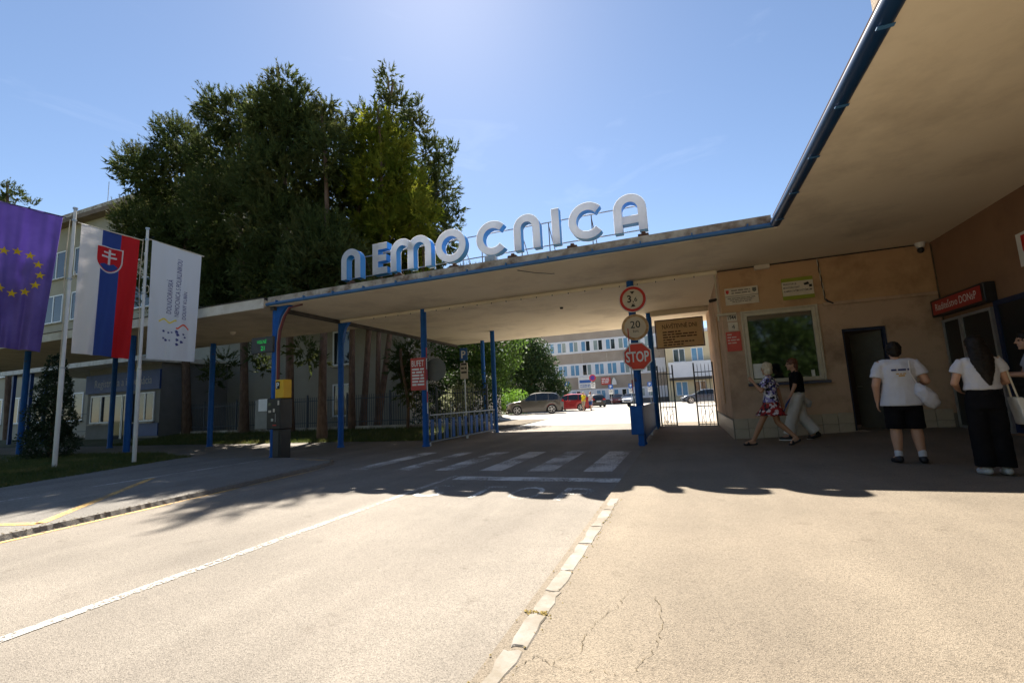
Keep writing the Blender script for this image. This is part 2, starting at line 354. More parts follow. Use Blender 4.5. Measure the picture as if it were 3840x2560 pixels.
# ================================================================== the setting
def sheet(name, polys, m, z=0.0, zf=None):
    b = MB()
    for q in polys: b.add([(x, y, zf(x, y) if zf else z) for x, y in q], [tuple(range(len(q)))])
    return tag(b.build(name, m), kind='structure')
sheet('ground', [[(-900, -900), (900, -900), (900, 900), (-900, 900)]], M_TURF, -0.12)
sheet('road', [[(-40, -12), (-0.94, -12), (-0.94, 14.5), (-8.3, 14.5), (-40, 14.5)], [(-8.3, 14.5), (-0.94, 14.5), (-0.94, 21.6), (-8.3, 21.6)]], M_ROAD)
def courtz(x, y): return 0.0 if y < 22 else min(0.1, (y - 21.6) * 0.008)
g = []
ys = [21.6, 26, 34, 50, 95]
for a, b_ in zip(ys[:-1], ys[1:]): g.append([(-70, a), (60, a), (60, b_), (-70, b_)])
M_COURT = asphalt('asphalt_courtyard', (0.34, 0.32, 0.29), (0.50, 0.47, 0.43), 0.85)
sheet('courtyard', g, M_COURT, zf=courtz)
def sm(t): t = max(0.0, min(1.0, t)); return t * t * (3 - 2 * t)
def pavez(x, y):
    if y > 19: return 0.1 * (1 - sm((y - 19) / 2.6)) + 0.0
    return 0.10 + 0.17 * sm((x - 0.8) / 4.4) * sm((y - 7) / 5) - 0.02 * sm((x + 0.8) / 1.8) * sm((y - 9) / 3) * (1 - sm((x - 1) / 2))
def build_pavement():
    xs = np.concatenate([[-0.79], np.arange(-0.5, 5.6, 0.5)]); ysp = np.arange(-12, 21.7, 0.6)
    b = MB(); n = len(ysp)
    vs = [(x, y, pavez(x, y)) for x in xs for y in ysp]
    fs = [(i * n + j, (i + 1) * n + j, (i + 1) * n + j + 1, i * n + j + 1) for i in range(len(xs) - 1) for j in range(n - 1)]
    b.add(vs, fs); o = b.build('pavement', M_PAVE); tag(o, kind='structure')
    for p in o.data.polygons: p.use_smooth = True
build_pavement()
# kerb of old flush stones along the pavement edge
kerb = MB().box(-0.945, -12, -0.05, -0.785, 21.5, 0.094).build('kerb', M_PAVE); tag(kerb, kind='structure')
rnd = random.Random(3)
cuts = [1.45, 2.13, 2.48, 2.80, 3.14, 3.72, 4.22, 4.85, 5.4, 6.1, 6.9]
edges = [-1.0, -0.4, 0.4] + cuts + [7.8 + 0.95 * i for i in range(13)]
for a, b_ in zip(edges[:-1], edges[1:]):
    if a > 5.3: continue
    # broken outline: jagged ends and chipped long sides
    y0, y1 = a + rnd.uniform(0.002, 0.014), b_ - rnd.uniform(0.002, 0.014); n = max(4, int((y1 - y0) / 0.09)); wl, wr = -0.912 + rnd.uniform(0, 0.012), -0.788 - rnd.uniform(0, 0.015)
    left = [(wl + (rnd.uniform(0, 0.03) if rnd.random() < 0.35 else rnd.uniform(0, 0.008)), y0 + (y1 - y0) * i / n) for i in range(n + 1)]
    right = [(wr - (rnd.uniform(0, 0.035) if rnd.random() < 0.35 else rnd.uniform(0, 0.008)), y1 + (y0 - y1) * i / n) for i in range(n + 1)]
    mid1 = [(wl + (wr - wl) * t, y1 + rnd.uniform(-0.025, 0.02)) for t in (0.35, 0.7)]; mid0 = [(wr + (wl - wr) * t, y0 + rnd.uniform(-0.02, 0.025)) for t in (0.3, 0.65)]
    k = MB(); k.prism(left + mid1 + right + mid0, 'z', 0.03, 0.100 + rnd.uniform(-0.003, 0.003)); k.build('kerb_stone', M_KERB, kerb, bevel=0.006)
# raised asphalt island on the left with a crumbling edge
def island():
    rnd = random.Random(5); front = []
    key = [(-7.12, -6), (-7.08, 1.0), (-7.12, 2.9), (-7.28, 5.2), (-7.5, 7.4), (-7.72, 8.5), (-8.2, 9.1), (-9.2, 9.3)]
    for (xa, ya), (xb, yb) in zip(key[:-1], key[1:]):
        n = max(2, int(math.hypot(xb - xa, yb - ya) / 0.06))
        for i in range(n):
            t = i / n; front.append((xa + (xb - xa) * t + rnd.uniform(-0.007, 0.007), ya + (yb - ya) * t + rnd.uniform(-0.01, 0.01)))
    back = [(-10.2, 9.34), (-13.9, 9.35), (-13.45, 6.9), (-12.45, 4.9), (-13.5, -6)]
    b = MB(); n = len(front); poly = front + back
    b.add([(x, y, 0.062) for x, y in poly], [tuple(range(len(poly)))])
    vs = []; 
    for x, y in front: vs += [(x, y, 0.062), (x + rnd.uniform(0.02, 0.03), y, 0.004)]
    b.add(vs, [(2 * i, 2 * i + 1, 2 * i + 3, 2 * i + 2) for i in range(n - 1)])
    o = b.build('island_pavement', M_PATH, fix=False); tag(o, kind='structure')
    # strip of loose dark grit along the crumbled edge
    V = []; F = []
    for k in range(1800):
        i = rnd.randrange(n - 1); x, y = front[i]
        if y < 1.0: continue
        off = abs(rnd.gauss(0, 0.045)); s = rnd.uniform(0.004, 0.013); zz = 0.005 if rnd.random() < 0.6 else 0.064
        x += off if zz < 0.05 else -off
        q = len(V); a = rnd.uniform(0, 6.28)
        for t in range(3): V.append((x + s * math.cos(a + t * 2.1), y + s * math.sin(a + t * 2.1), zz))
        V.append((x, y, zz + s * 0.9)); F += [(q, q + 1, q + 3), (q + 1, q + 2, q + 3), (q + 2, q, q + 3)]
    gr = np_mesh('loose_grit', np.array(V), np.array(F), M_CRACK); tag(gr, 'dark loose grit along the crumbled asphalt edge', 'grit', kind='stuff')
island()
# lawns
def lawnz(x, y): return 0.045 + 0.105 * sm((-12.9 - 0.3 * (y - 4.9) - x) / 1.2)
def build_lawn():
    b = MB(); rows = [(3.4, -12.2), (4.1, -12.3), (4.9, -12.5), (5.9, -12.98), (6.9, -13.45), (8.1, -13.7), (9.3, -13.9), (9.75, -14.3)]; offs = [0, 0.3, 0.7, 1.2, 1.8, 3, 6, 12, 30]
    vs = [(xr - o, y, lawnz(xr - o, y) if i else 0.03) for y, xr in rows for i, o in enumerate(offs)]; n = len(offs)
    b.add(vs, [(i * n + j, i * n + j + 1, (i + 1) * n + j + 1, (i + 1) * n + j) for i in range(len(rows) - 1) for j in range(n - 1)])
    o = b.build('lawn', M_TURF); tag(o, kind='structure')
    for p in o.data.polygons: p.use_smooth = True
build_lawn()
def backlawnz(x, y): return 0.012 + 0.22 * sm((y - 14.8) / 3.0)
gl = []
yb = [14.3, 15.2, 16, 16.8, 17.5, 18.15]
for a, b_ in zip(yb[:-1], yb[1:]): gl.append([(-48, a), (-8.0, a), (-8.0, b_), (-48, b_)])
sheet('back_lawn', gl, M_TURF, zf=backlawnz)
sheet('planting_bed', [[(-60, 18.32), (-8.0, 18.32), (-8.0, 34), (-60, 34)]], M_SOIL, 0.05)
def grass(name, label, n, sampler, zf, seed, h=(0.04, 0.11)):
    r = np.random.default_rng(seed); P = np.array([sampler(r) for _ in range(n)])
    a = r.uniform(0, 6.283, n); H = r.uniform(*h, n); w = r.uniform(0.006, 0.014, n); lean = r.normal(0, 0.04, (n, 2))
    z = np.array([zf(x, y) for x, y in P])
    A = np.stack([P[:, 0] - w * np.cos(a), P[:, 1] - w * np.sin(a), z], 1); Bv = np.stack([P[:, 0] + w * np.cos(a), P[:, 1] + w * np.sin(a), z], 1)
    T = np.stack([P[:, 0] + lean[:, 0], P[:, 1] + lean[:, 1], z + H], 1)
    V = np.stack([A, Bv, T], 1).reshape(-1, 3); F = np.arange(3 * n).reshape(-1, 3)
    return tag(np_mesh(name, V, F, M_GRASS), label, 'grass', kind='stuff')
def s1(r):
    while True:
        x = -12.5 - abs(r.normal(0, 4)); y = r.uniform(4.2, 9.7)
        if x < -12.45 - (y - 4.9) * 0.33 and x > -30: return x, y
grass('lawn_grass', 'short shaded lawn grass around the flagpoles', 26000, s1, lawnz, 1)
grass('back_grass', 'sun flecked rough grass between canopy and iron fence', 30000, lambda r: (r.uniform(-27, -8.0), r.uniform(14.3, 18.1)), backlawnz, 2, (0.05, 0.17))

# ------------------------------------------------------------------ road markings
def marking(name, quads, m, z=0.005, label=None, cat='road marking'):
    b = MB()
    for q in quads: b.add([(x, y, z) for x, y in q], [tuple(range(len(q)))])
    o = b.build(name, m); tag(o, label, cat); return o
def line_quad(p, q, w):
    d = Vector((q[0] - p[0], q[1] - p[1], 0)).normalized(); n = Vector((-d.y, d.x, 0)) * w / 2
    return [(p[0] - n.x, p[1] - n.y), (q[0] - n.x, q[1] - n.y), (q[0] + n.x, q[1] + n.y), (p[0] + n.x, p[1] + n.y)]
zx = [(-6.62, -6.22), (-5.52, -5.18), (-4.62, -4.18), (-3.68, -3.24), (-2.74, -2.27), (-1.74, -1.25)]
words = ['first and faintest', 'second', 'third', 'fourth', 'fifth', 'sixth and clearest']
for i, (a, b_) in enumerate(zx):
    marking('zebra_stripe', [[(a, 7.85), (b_, 7.85), (b_, 10.75), (a, 10.75)]], M_WHITE_WORN if i < 3 else M_WHITE_LINE, label='%s white stripe of the shaded zebra crossing from the left' % words[i])['group'] = 'zebra crossing stripes'
marking('stop_line', [[(-3.75, 6.9), (-0.98, 6.9), (-0.98, 7.24), (-3.75, 7.24)]], M_WHITE_WORN, label='wide white stop line painted across the right lane')
marking('lane_line', [line_quad((-3.87, -4), (-3.87, 7.3), 0.10)], M_LANE, label='long solid white line down the middle of the road')
marking('edge_line', [line_quad((-10.22, 3.2 + 0.0), (-10.22, 9.2), 0.09)], M_WHITE_WORN, z=0.067, label='thin faded white line on the raised left asphalt')
marking('yellow_zigzag_line', [line_quad((-8.6, 2.95), (-7.35, 3.28), 0.12), line_quad((-7.35, 3.29), (-10.1, 6.2), 0.12)], M_YELLOW_LINE, z=0.067, label='bent yellow line painted on the raised left asphalt')
marking('yellow_edge_line', [line_quad((-6.92, -3), (-7.0, 3.0), 0.08), line_quad((-7.0, 3.005), (-7.42, 8.0), 0.08)], M_YELLOW_LINE, label='yellow line on the road along the crumbled asphalt edge')
marking('yellow_corner_line', [line_quad((-7.9, 8.75), (-9.3, 9.05), 0.14)], M_YELLOW_LINE, z=0.067, label='short yellow dash near the parking machine')
tw = MB()
for s, x0, w in (('S', -3.72, 0.42), ('T', -3.02, 0.46), ('O', -2.36, 0.46), ('P', -1.66, 0.42)):
    text_on(tw, s, (x0, 5.62, 0.005), (1, 0, 0), (0, 1, 0), 0.86, width=w)
tag(tw.build('road_lettering', worn_paint('road_lettering_paint', (0.60, 0.60, 0.58), 0.76)), 'worn word STOP painted on the asphalt before the crossing', 'road marking')
# cracks in the pavement
def crack(pts, w, seed):
    rnd = random.Random(seed); P = []
    for (xa, ya), (xb, yb_) in zip(pts[:-1], pts[1:]):
        n = max(2, int(math.hypot(xb - xa, yb_ - ya) / 0.018))
        for i in range(n):
            t = i / n; P.append((xa + (xb - xa) * t + rnd.gauss(0, 0.006), ya + (yb_ - ya) * t + rnd.gauss(0, 0.006)))
    b = MB(); vs = []
    for i, (x, y) in enumerate(P):
        ww = w * rnd.uniform(0.2, 1.0); vs += [(x - ww, y - ww * 0.4, pavez(x, y) + 0.004), (x + ww, y + ww * 0.4, pavez(x, y) + 0.004)]
    b.add(vs, [(2 * i, 2 * i + 1, 2 * i + 3, 2 * i + 2) for i in range(len(P) - 1)]); return b
ck = [([(-0.79, 1.97), (-0.73, 2.1), (-0.65, 2.04), (-0.54, 2.03), (-0.45, 2.05), (-0.38, 2.04), (-0.3, 2.1), (-0.23, 2.31), (-0.21, 2.5), (-0.23, 2.73), (-0.28, 2.86)], 'long curved crack looping through the pavement beside the kerb'),
      ([(-0.65, 2.04), (-0.62, 2.11), (-0.55, 2.15), (-0.56, 2.32), (-0.53, 2.48), (-0.44, 2.7), (-0.41, 2.95)], 'branching crack running up the pavement inside the loop'),
      ([(-0.78, 1.85), (-0.66, 1.92), (-0.55, 1.86), (-0.4, 1.9)], 'short crack in the pavement nearest the camera')]
for i, (pts, lb) in enumerate(ck): tag(crack(pts, 0.0024, i).build('pavement_crack', M_CRACK), lb, 'crack', 'cracks in the pavement')
# moss and sand gathered in the kerb joints
rnd = random.Random(8); b = MB()
for k in range(130):
    y = rnd.uniform(1.4, 5.4); side = rnd.choice((-0.955, -0.785)); x = side + rnd.gauss(0, 0.018); s = rnd.uniform(0.003, 0.009)
    z = 0.004 if x < -0.945 else 0.101; b.add([(x - s, y, z), (x, y - s, z), (x + s, y, z), (x, y + s, z), (x, y, z + s * 0.7)], [(0, 1, 4), (1, 2, 4), (2, 3, 4), (3, 0, 4)])
for k in range(45):
    x = rnd.uniform(-0.93, -0.8); y = 2.5 + rnd.gauss(0, 0.012); s = rnd.uniform(0.004, 0.010); b.add([(x - s, y, 0.1), (x, y - s, 0.1), (x + s, y, 0.1), (x, y + s, 0.1), (x, y, 0.105)], [(0, 1, 4), (1, 2, 4), (2, 3, 4), (3, 0, 4)])
tag(b.build('kerb_moss', mat('dry_moss', (0.30, 0.22, 0.06), (0.36, 0.27, 0.09), 0.95, 20)), 'dry yellow moss and sand in the kerb joints', 'moss', kind='stuff')

# ================================================================== canopies
SO = 4.27
can = thing('entrance_canopy', 'flat beige entrance canopy with blue gutter spanning the drive', 'canopy', (-4.5, 15, 0))
b = MB(); b.prism([(-10.95, 9.6), (1.92, 9.6), (1.92, 2.6), (5.9, 2.6), (5.9, 12.3), (5.9, 19.5), (1.4, 19.5), (1.4, 21.0), (-10.95, 21.0)], 'z', SO, 4.47)
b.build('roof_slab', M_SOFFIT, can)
b = MB(); b.prism([(-10.9, 9.66), (1.95, 9.66), (1.95, 2.65), (5.32, 2.65), (5.32, 19.4), (1.35, 19.4), (1.35, 20.9), (-10.9, 20.9)], 'z', 4.473, 4.50); b.build('roof_felt', M_TAR, can)
# front edge: concrete strip with a slim blue gutter under it
b = MB(); b.box(-10.97, 9.555, 4.375, 1.83, 9.597, 4.53); b.build('front_fascia', M_CONC, can)
b = MB(); b.tube([(-10.99, 9.535, 4.318), (1.86, 9.535, 4.318)], 0.048, 10); b.build('front_gutter', M_GUTTER, can, smooth=True)
for i in range(13):
    x = -10.6 + i * 1.0; MB().box(x, 9.475, 4.29, x + 0.025, 9.552, 4.40).build('gutter_bracket', M_GUTTER, can)
# drive-side edge running over the footway
b = MB(); b.tube([(1.872, 2.6, 4.325), (1.872, 9.44, 4.325)], 0.088, 14); b.build('side_gutter', mat('side_gutter_navy', (0.006, 0.030, 0.085), (0.010, 0.042, 0.11), 0.38, 2.0, spec=0.3), can, smooth=True)
b = MB(); b.box(1.835, 2.6, 4.418, 1.90, 9.50, 4.424); b.build('drip_edge', M_GALV, can)
b = MB(); b.box(1.86, 2.6, 4.428, 1.918, 9.55, 4.51); b.build('roof_edge', mat('edge_felt_brown', (0.045, 0.025, 0.02), (0.07, 0.04, 0.032), 0.95, 4, spec=0.05), can)
for i in range(6):
    y = 9.0 - i * 1.15; MB().box(1.80, y, 4.226, 1.93, y + 0.04, 4.236).build('fascia_clip', M_GUTTER, can)
# down-stand beam across the drive, conduit and cable along it
b = MB(); b.box(-10.8, 12.30, 4.175, 1.02, 12.40, SO - 0.002); b.build('downstand_beam', M_SOFFIT, can, bevel=0.01)
b = MB(); b.tube([(-8 + i * 0.9, 12.44, 4.24 + 0.012 * math.sin(i * 2.1)) for i in range(11)], 0.011, 6); b.build('cable', M_BLACK, can, smooth=True)
for i in range(22): MB().box(-9.4 + i * 0.47, 12.285, 4.15, -9.38 + i * 0.47, 12.297, 4.19).build('cable_clip', M_BLACK, can)
b = MB(); b.box(-0.95, 17.35, 4.10, 1.03, 17.5, SO - 0.002); b.build('gate_beam', M_SOFFIT, can)
b = MB(); b.box(-10.93, 9.62, 4.16, -10.80, 20.9, SO - 0.002); b.build('edge_beam', M_TAR, can)
b = MB(); b.tube([(-3.4, 9.75, 4.262), (-3.1, 10.1, 4.25), (-2.75, 10.35, 4.235), (-2.7, 10.45, 4.262)], 0.008, 6); b.build('loose_wire', M_BLACK, can, smooth=True)
b = MB(); b.cyl((-3.6, 14.6, SO), (-3.6, 14.6, SO - 0.05), 0.06, 0.05); b.build('junction_box', M_TAR, can)
def post(x, y, top, parent, r=0.095, haunch=None, m=M_BLUE, base=0.0):
    b = MB(); b.tube([(x, y, base), (x, y, top - 0.002)], r, 18)
    b.tube([(x, y, base), (x, y, base + 0.05)], [r + 0.03, r + 0.02], 18)
    if haunch:
        hx, hy = haunch; pr = [(0.0, 0.0), (0.0, 0.75), (0.52, 0.75), (0.30, 0.66), (0.16, 0.48), (0.09, 0.25), (0.06, 0)]
        dx, dy = hx, hy; nx, ny = -dy * 0.06, dx * 0.06; vs = []
        for s in (-1, 1):
            for u, v in pr: vs.append((x + dx * (u + r * 0.6) + nx * s, y + dy * (u + r * 0.6) + ny * s, top - 0.75 + v - 0.003))
        n = len(pr); b.add(vs, [tuple(range(n)), tuple(range(2 * n - 1, n - 1, -1))] + [(i, (i + 1) % n, n + (i + 1) % n, n + i) for i in range(n)])
    return b.build('post', m, parent, smooth=True)
post(-10.88, 9.78, SO, can, haunch=(1, 0)); post(-10.88, 12.45, SO, can, haunch=(1, 0)); post(-7.55, 12.36, SO, can); post(-7.5, 17.8, SO, can)
post(-1.12, 12.28, SO, can); post(-1.02, 17.55, SO, can); post(-9.1, 20.3, SO, can)

wing = thing('side_wing_canopy', 'lower beige walkway canopy with white fascia behind the flags', 'canopy', (-20, 11.6, 0))
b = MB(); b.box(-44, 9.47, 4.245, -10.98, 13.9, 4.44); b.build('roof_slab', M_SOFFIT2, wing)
b = MB(); b.box(-44, 9.42, 4.20, -11.0, 9.466, 4.49); b.build('front_fascia', M_WHITEBAND, wing, bevel=0.006)
b = MB(); b.box(-44, 9.40, 4.492, -11.0, 13.92, 4.515); b.build('roof_felt', M_TAR, wing)
b = MB(); b.cyl((-15.3, 11.86, 4.244), (-15.3, 11.86, 4.20), 0.10, 0.09, 14); b.sphere((-15.3, 11.86, 4.185), (0.085, 0.085, 0.06)); b.build('ceiling_lamp', M_OFFWHITE, wing, smooth=True)
for x, y in ((-18.5, 10.46), (-18.4, 13.4), (-25.2, 10.46), (-24.9, 13.4), (-33, 10.46)): post(x, y, 4.245, wing, r=0.10)

# ================================================================== gatehouse
def W(x, z): return x * 1.0783, 1.24 + (z - 1.15) * 1.0783
gh = thing('gatehouse', 'brown stucco gatehouse with tiled plinth, large window and dark doorway', 'building', (3.2, 15, 0))
FY = 12.4
WX0, WX1, WZ0, WZ1 = 1.50, 3.04, 1.40, 3.12; DX0, DX1, DZ1 = 3.50, 4.34, 2.53
b = MB()
for x0, z0, x1, z1 in ((1.05, -0.1, WX0, 3.16), (WX0, -0.1, WX1, WZ0), (WX0, WZ1, WX1, 3.16), (WX1, -0.1, DX0, 3.16), (DX0, DZ1, DX1, 3.16), (DX1, -0.1, 6.2, 3.16)):
    b.box(x0, FY, z0, x1, FY + 0.3, z1)
b.box(1.05, FY + 0.302, -0.1, 1.35, 19.4, SO - 0.004); b.box(1.36, 19.1, -0.1, 5.33, 19.4, SO - 0.004)
b.build('wall', M_STUCCO, gh)
b = MB(); b.box(1.045, FY - 0.012, 3.163, 6.2, FY + 0.3, SO - 0.004); b.build('upper_wall', M_STUCCO_UP, gh)
b = MB(); b.box(3.20, FY - 0.06, 3.10, 5.33, FY - 0.014, 3.18); b.build('ledge', M_STUCCO, gh, bevel=0.01)
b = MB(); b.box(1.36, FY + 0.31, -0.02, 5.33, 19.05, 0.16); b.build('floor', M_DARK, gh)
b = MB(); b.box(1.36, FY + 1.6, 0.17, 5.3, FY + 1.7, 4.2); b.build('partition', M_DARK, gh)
# plinth tiles, two courses
gt = MB(); gt.box(1.035, FY - 0.008, 0.0, DX0, FY - 0.001, 0.56); gt.box(DX1, FY - 0.008, 0.0, 5.33, FY - 0.001, 0.56); gt.box(1.037, FY, 0.0, 1.049, 19.4, 0.56)
plinth = gt.build('plinth', M_GROUT, gh)
tm = MB().box(-0.147, -0.014, 0, 0.147, 0, 0.235).build('plinth_tile', M_TILE, plinth, bevel=0.004); first = True
def tile(x, y, z, rz):
    global first
    o = tm if first else tm.copy()
    if not first: COL.objects.link(o)
    first = False; o.location = (x, y, z); o.rotation_euler = (random.uniform(-.006, .006), 0, rz + random.uniform(-.006, .006))
for row in range(2):
    z = 0.075 + row * 0.242
    n = 8
    for i in range(n): tile(1.05 + 0.153 + i * 0.3055, FY - 0.010, z + pavez(1.2 + i * 0.3, 12.3) * 0.6 - 0.04, 0)
    for i in range(3): tile(DX1 + 0.16 + i * 0.305, FY - 0.010, z + 0.10, 0)
    for i in range(18): tile(1.035, FY + 0.16 + i * 0.302, z - 0.03, -math.pi / 2)
# window
win = MB()
for x0, z0, x1, z1 in ((WX0, WZ0, WX0 + 0.085, WZ1), (WX1 - 0.085, WZ0, WX1, WZ1), (WX0 + 0.085, WZ1 - 0.085, WX1 - 0.085, WZ1), (WX0 + 0.085, WZ0, WX1 - 0.085, WZ0 + 0.085)): win.box(x0, FY - 0.03, z0, x1, FY + 0.08, z1)
window = win.build('window', M_FRAME, gh, bevel=0.008)
MB().box(WX0 + 0.085, FY + 0.02, WZ0 + 0.085, WX1 - 0.085, FY + 0.03, WZ1 - 0.085).build('pane', M_GLASS, window)
MB().box(WX0 - 0.05, FY - 0.13, WZ0 - 0.075, WX1 + 0.10, FY - 0.032, WZ0 - 0.012).build('sill', mat('sill_slate', (0.05, 0.06, 0.10), (0.08, 0.09, 0.13), 0.5, 5), window, bevel=0.008)
for x0, z0, x1, z1 in ((WX0 - 0.045, WZ0 - 0.01, WX0 - 0.003, WZ1 + 0.045), (WX1 + 0.003, WZ0 - 0.01, WX1 + 0.045, WZ1 + 0.045), (WX0 - 0.003, WZ1 + 0.003, WX1 + 0.003, WZ1 + 0.045)):
    MB().box(x0, FY - 0.045, z0, x1, FY - 0.003, z1).build('trim', M_FRAME, window, bevel=0.006)
b = MB(); b.box(WX0 + 0.10, FY + 0.012, WZ0 + 0.11, WX0 + 0.36, FY + 0.018, WZ0 + 0.46); b.build('notice_sheet', M_WHITE, window)
b = MB(); b.box(WX1 - 0.24, FY + 0.012, WZ0 + 0.09, WX1 - 0.17, FY + 0.018, WZ0 + 0.24); b.build('notice_sheet', M_WHITE, window)
# door
door = MB()
for x0, z0, x1, z1 in ((DX0, 0.2, DX0 + 0.05, DZ1), (DX1 - 0.05, 0.2, DX1, DZ1), (DX0 + 0.05, DZ1 - 0.06, DX1 - 0.05, DZ1)): door.box(x0, FY + 0.06, z0, x1, FY + 0.16, z1)
door = door.build('door', mat('door_frame_dark', (0.02, 0.03, 0.07), None, 0.6), gh)
b = MB(); b.T = Matrix.Translation((DX1 - 0.06, FY + 0.17, 0)) @ Matrix.Rotation(R(-52), 4, 'Z'); b.box(-0.72, 0, 0.24, 0, 0.04, DZ1 - 0.08)
b.build('door_leaf', mat('door_leaf_grey', (0.09, 0.085, 0.07), (0.12, 0.115, 0.095), 0.5, 3), door)
b = MB(); b.T = Matrix.Translation((DX1 - 0.06, FY + 0.17, 0)) @ Matrix.Rotation(R(-52), 4, 'Z'); b.tube([(-0.64, -0.005, 1.2), (-0.64, -0.06, 1.2), (-0.52, -0.06, 1.2)], 0.011, 8); b.build('handle', M_GALV, door)
b = MB(); b.box(DX0 - 0.02, FY - 0.22, 0.12, DX1 + 0.02, FY + 0.3, 0.225); b.build('doorstep', M_CONC, gh, bevel=0.01)
# side wall shutter strip and a dark vent
b = MB(); b.box(1.028, 14.1, 0.9, 1.047, 14.35, 3.35); b.build('downpipe_cover', M_STUCCO_UP, gh)

# ================================================================== east block
eb = thing('east_block', 'tall brown block whose wall closes the canopy on the right', 'building', (9, 7, 0))
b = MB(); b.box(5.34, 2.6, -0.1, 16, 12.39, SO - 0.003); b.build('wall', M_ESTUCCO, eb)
b = MB(); b.box(5.36, 2.6, 4.51, 16, 13.2, 13.5); b.build('upper_wall', M_PEBBLE, eb)
b = MB(); b.box(5.30, 2.5, 13.503, 16.1, 13.3, 13.8); b.build('roof_slab', M_CONC, eb)
# glazed entrance on the wall
def lframe(name, y0, y1, z0, z1, x, t, m, parent, w=0.05):
    b = MB(); b.box(x - t, y0, z0, x, y0 + w, z1); b.box(x - t, y1 - w, z0, x, y1, z1); b.box(x - t, y0 + w, z1 - w, x, y1 - w, z1); b.box(x - t, y0 + w, z0, x, y1 - w, z0 + w)
    return b.build(name, m, parent)
M_DUSTY = mat('dusty_dark_glass', (0.015, 0.016, 0.017), None, 0.35, spec=0.3)
M_ALU = mat('aluminium_frame', (0.36, 0.37, 0.38), (0.44, 0.45, 0.46), 0.4, 5, metal=0.6)
d = lframe('glazed_door', 11.62, 12.28, 0.27, 2.52, 5.337, 0.06, M_ALU, eb)
MB().box(5.30, 11.67, 0.32, 5.31, 12.23, 2.47).build('pane', M_DUSTY, d)
d = lframe('glazed_door', 10.62, 11.60, 0.27, 2.52, 5.337, 0.06, M_ALU, eb)
MB().box(5.30, 10.67, 0.32, 5.31, 11.55, 2.47).build('pane', M_DUSTY, d)
b = MB(); b.tube([(5.28, 11.5, 1.1), (5.22, 11.5, 1.1), (5.22, 11.5, 1.5), (5.28, 11.5, 1.5)], 0.014, 8); b.build('handle', M_ALU, d, smooth=True)
d = lframe('shop_window', 7.2, 10.50, 0.30, 2.60, 5.337, 0.07, mat('shopfront_navy', (0.006, 0.018, 0.06), None, 0.5), eb, 0.09)
MB().box(5.29, 7.29, 0.39, 5.30, 10.41, 2.51).build('pane', M_DUSTY, d)
b = MB()
for i in range(9): b.box(5.268, 7.3, 0.5 + i * 0.1, 5.285, 10.4, 0.545 + i * 0.1)
b.build('louvre', M_BLACK, d)
b = MB(); b.box(5.325, 12.30, 0.1, 5.338, 12.33, SO - 0.05); b.build('crack_joint', M_CRACK, eb)

# ================================================================== left hospital wing
FB = 21.0
M_LWALL = mat('left_wing_render', (0.33, 0.30, 0.235), (0.37, 0.335, 0.265), 0.92, 1.2, bump=0.2, bscale=30, c3=(0.34, 0.30, 0.24), scale3=0.4)
lb = thing('left_wing_building', 'long beige four storey hospital wing behind the pines', 'building', (-36, 26, 0))
MB().box(-64, FB, -0.1, -27.2, 36, 17.2).build('wall', M_LWALL, lb)
MB().box(-27.197, FB + 0.003, -0.1, -13.8, 34, 7.6).build('low_wing_wall', M_LWALL, lb)
MB().box(-27.19, FB - 0.3, 7.603, -13.5, 34.3, 7.85).build('low_wing_roof', M_CONC, lb)
rf = MB().box(-64.5, FB - 0.7, 17.203, -26.7, 36.5, 17.55).build('roof', mat('roof_edge_brown', (0.16, 0.11, 0.075), (0.22, 0.16, 0.11), 0.9, 2), lb)
MB().box(-64, FB + 0.4, 17.553, -38.5, 34, 18.75).build('roof_parapet', M_CONC, rf)
MB().tube([(-42.5, FB + 0.6, 18.7), (-42.5, FB + 0.6, 20.6)], 0.03, 6).build('antenna', M_GALV, rf)
def casement(parent, x0, z0, x1, z1, y, n=2, mf=M_WFRAME, mg=M_GLASS, sillm=M_CONC):
    b = MB(); w = 0.09; t = 0.06
    b.box(x0, y - t, z0, x0 + w, y - 0.004, z1); b.box(x1 - w, y - t, z0, x1, y - 0.004, z1); b.box(x0 + w, y - t, z1 - w, x1 - w, y - 0.004, z1); b.box(x0 + w, y - t, z0, x1 - w, y - 0.004, z0 + w)
    for k in range(1, n):
        x = x0 + (x1 - x0) * k / n; b.box(x - 0.06, y - t, z0 + w, x + 0.06, y - 0.004, z1 - w)
    o = b.build('window', mf, parent)
    for k in range(n):
        xa = x0 + (x1 - x0) * k / n + 0.09; xb = x0 + (x1 - x0) * (k + 1) / n - 0.09
        MB().box(xa, y - 0.03, z0 + w, xb, y - 0.02, z1 - w).build('pane', mg, o)
    MB().box(x0 - 0.06, y - 0.16, z0 - 0.09, x1 + 0.06, y - 0.07, z0 - 0.01).build('sill', sillm, o)
    return o
M_GLASS_D = mat('window_glass_dim', (0.02, 0.026, 0.03), None, 0.04, spec=0.5, ior=1.6)
for r_, (z0, z1) in enumerate(((1.34, 3.48), (5.3, 7.5), (9.26, 11.55), (12.9, 15.2))):
    for c_ in range(9):
        x1 = -27.6 - c_ * 3.72; x0 = x1 - 2.55
        if r_ > 0 and x1 > -33: continue
        if r_ == 0 and -34 < x1 < -20 and c_ > 1: continue
        casement(lb, x0, z0, x1, z1, FB, 2, mg=M_GLASS_D)
casement(lb, -18.9, 3.75, -17.55, 5.75, FB, 1, mg=M_GLASS_D); casement(lb, -18.9, 0.85, -17.55, 2.7, FB, 1, mg=M_GLASS_D)
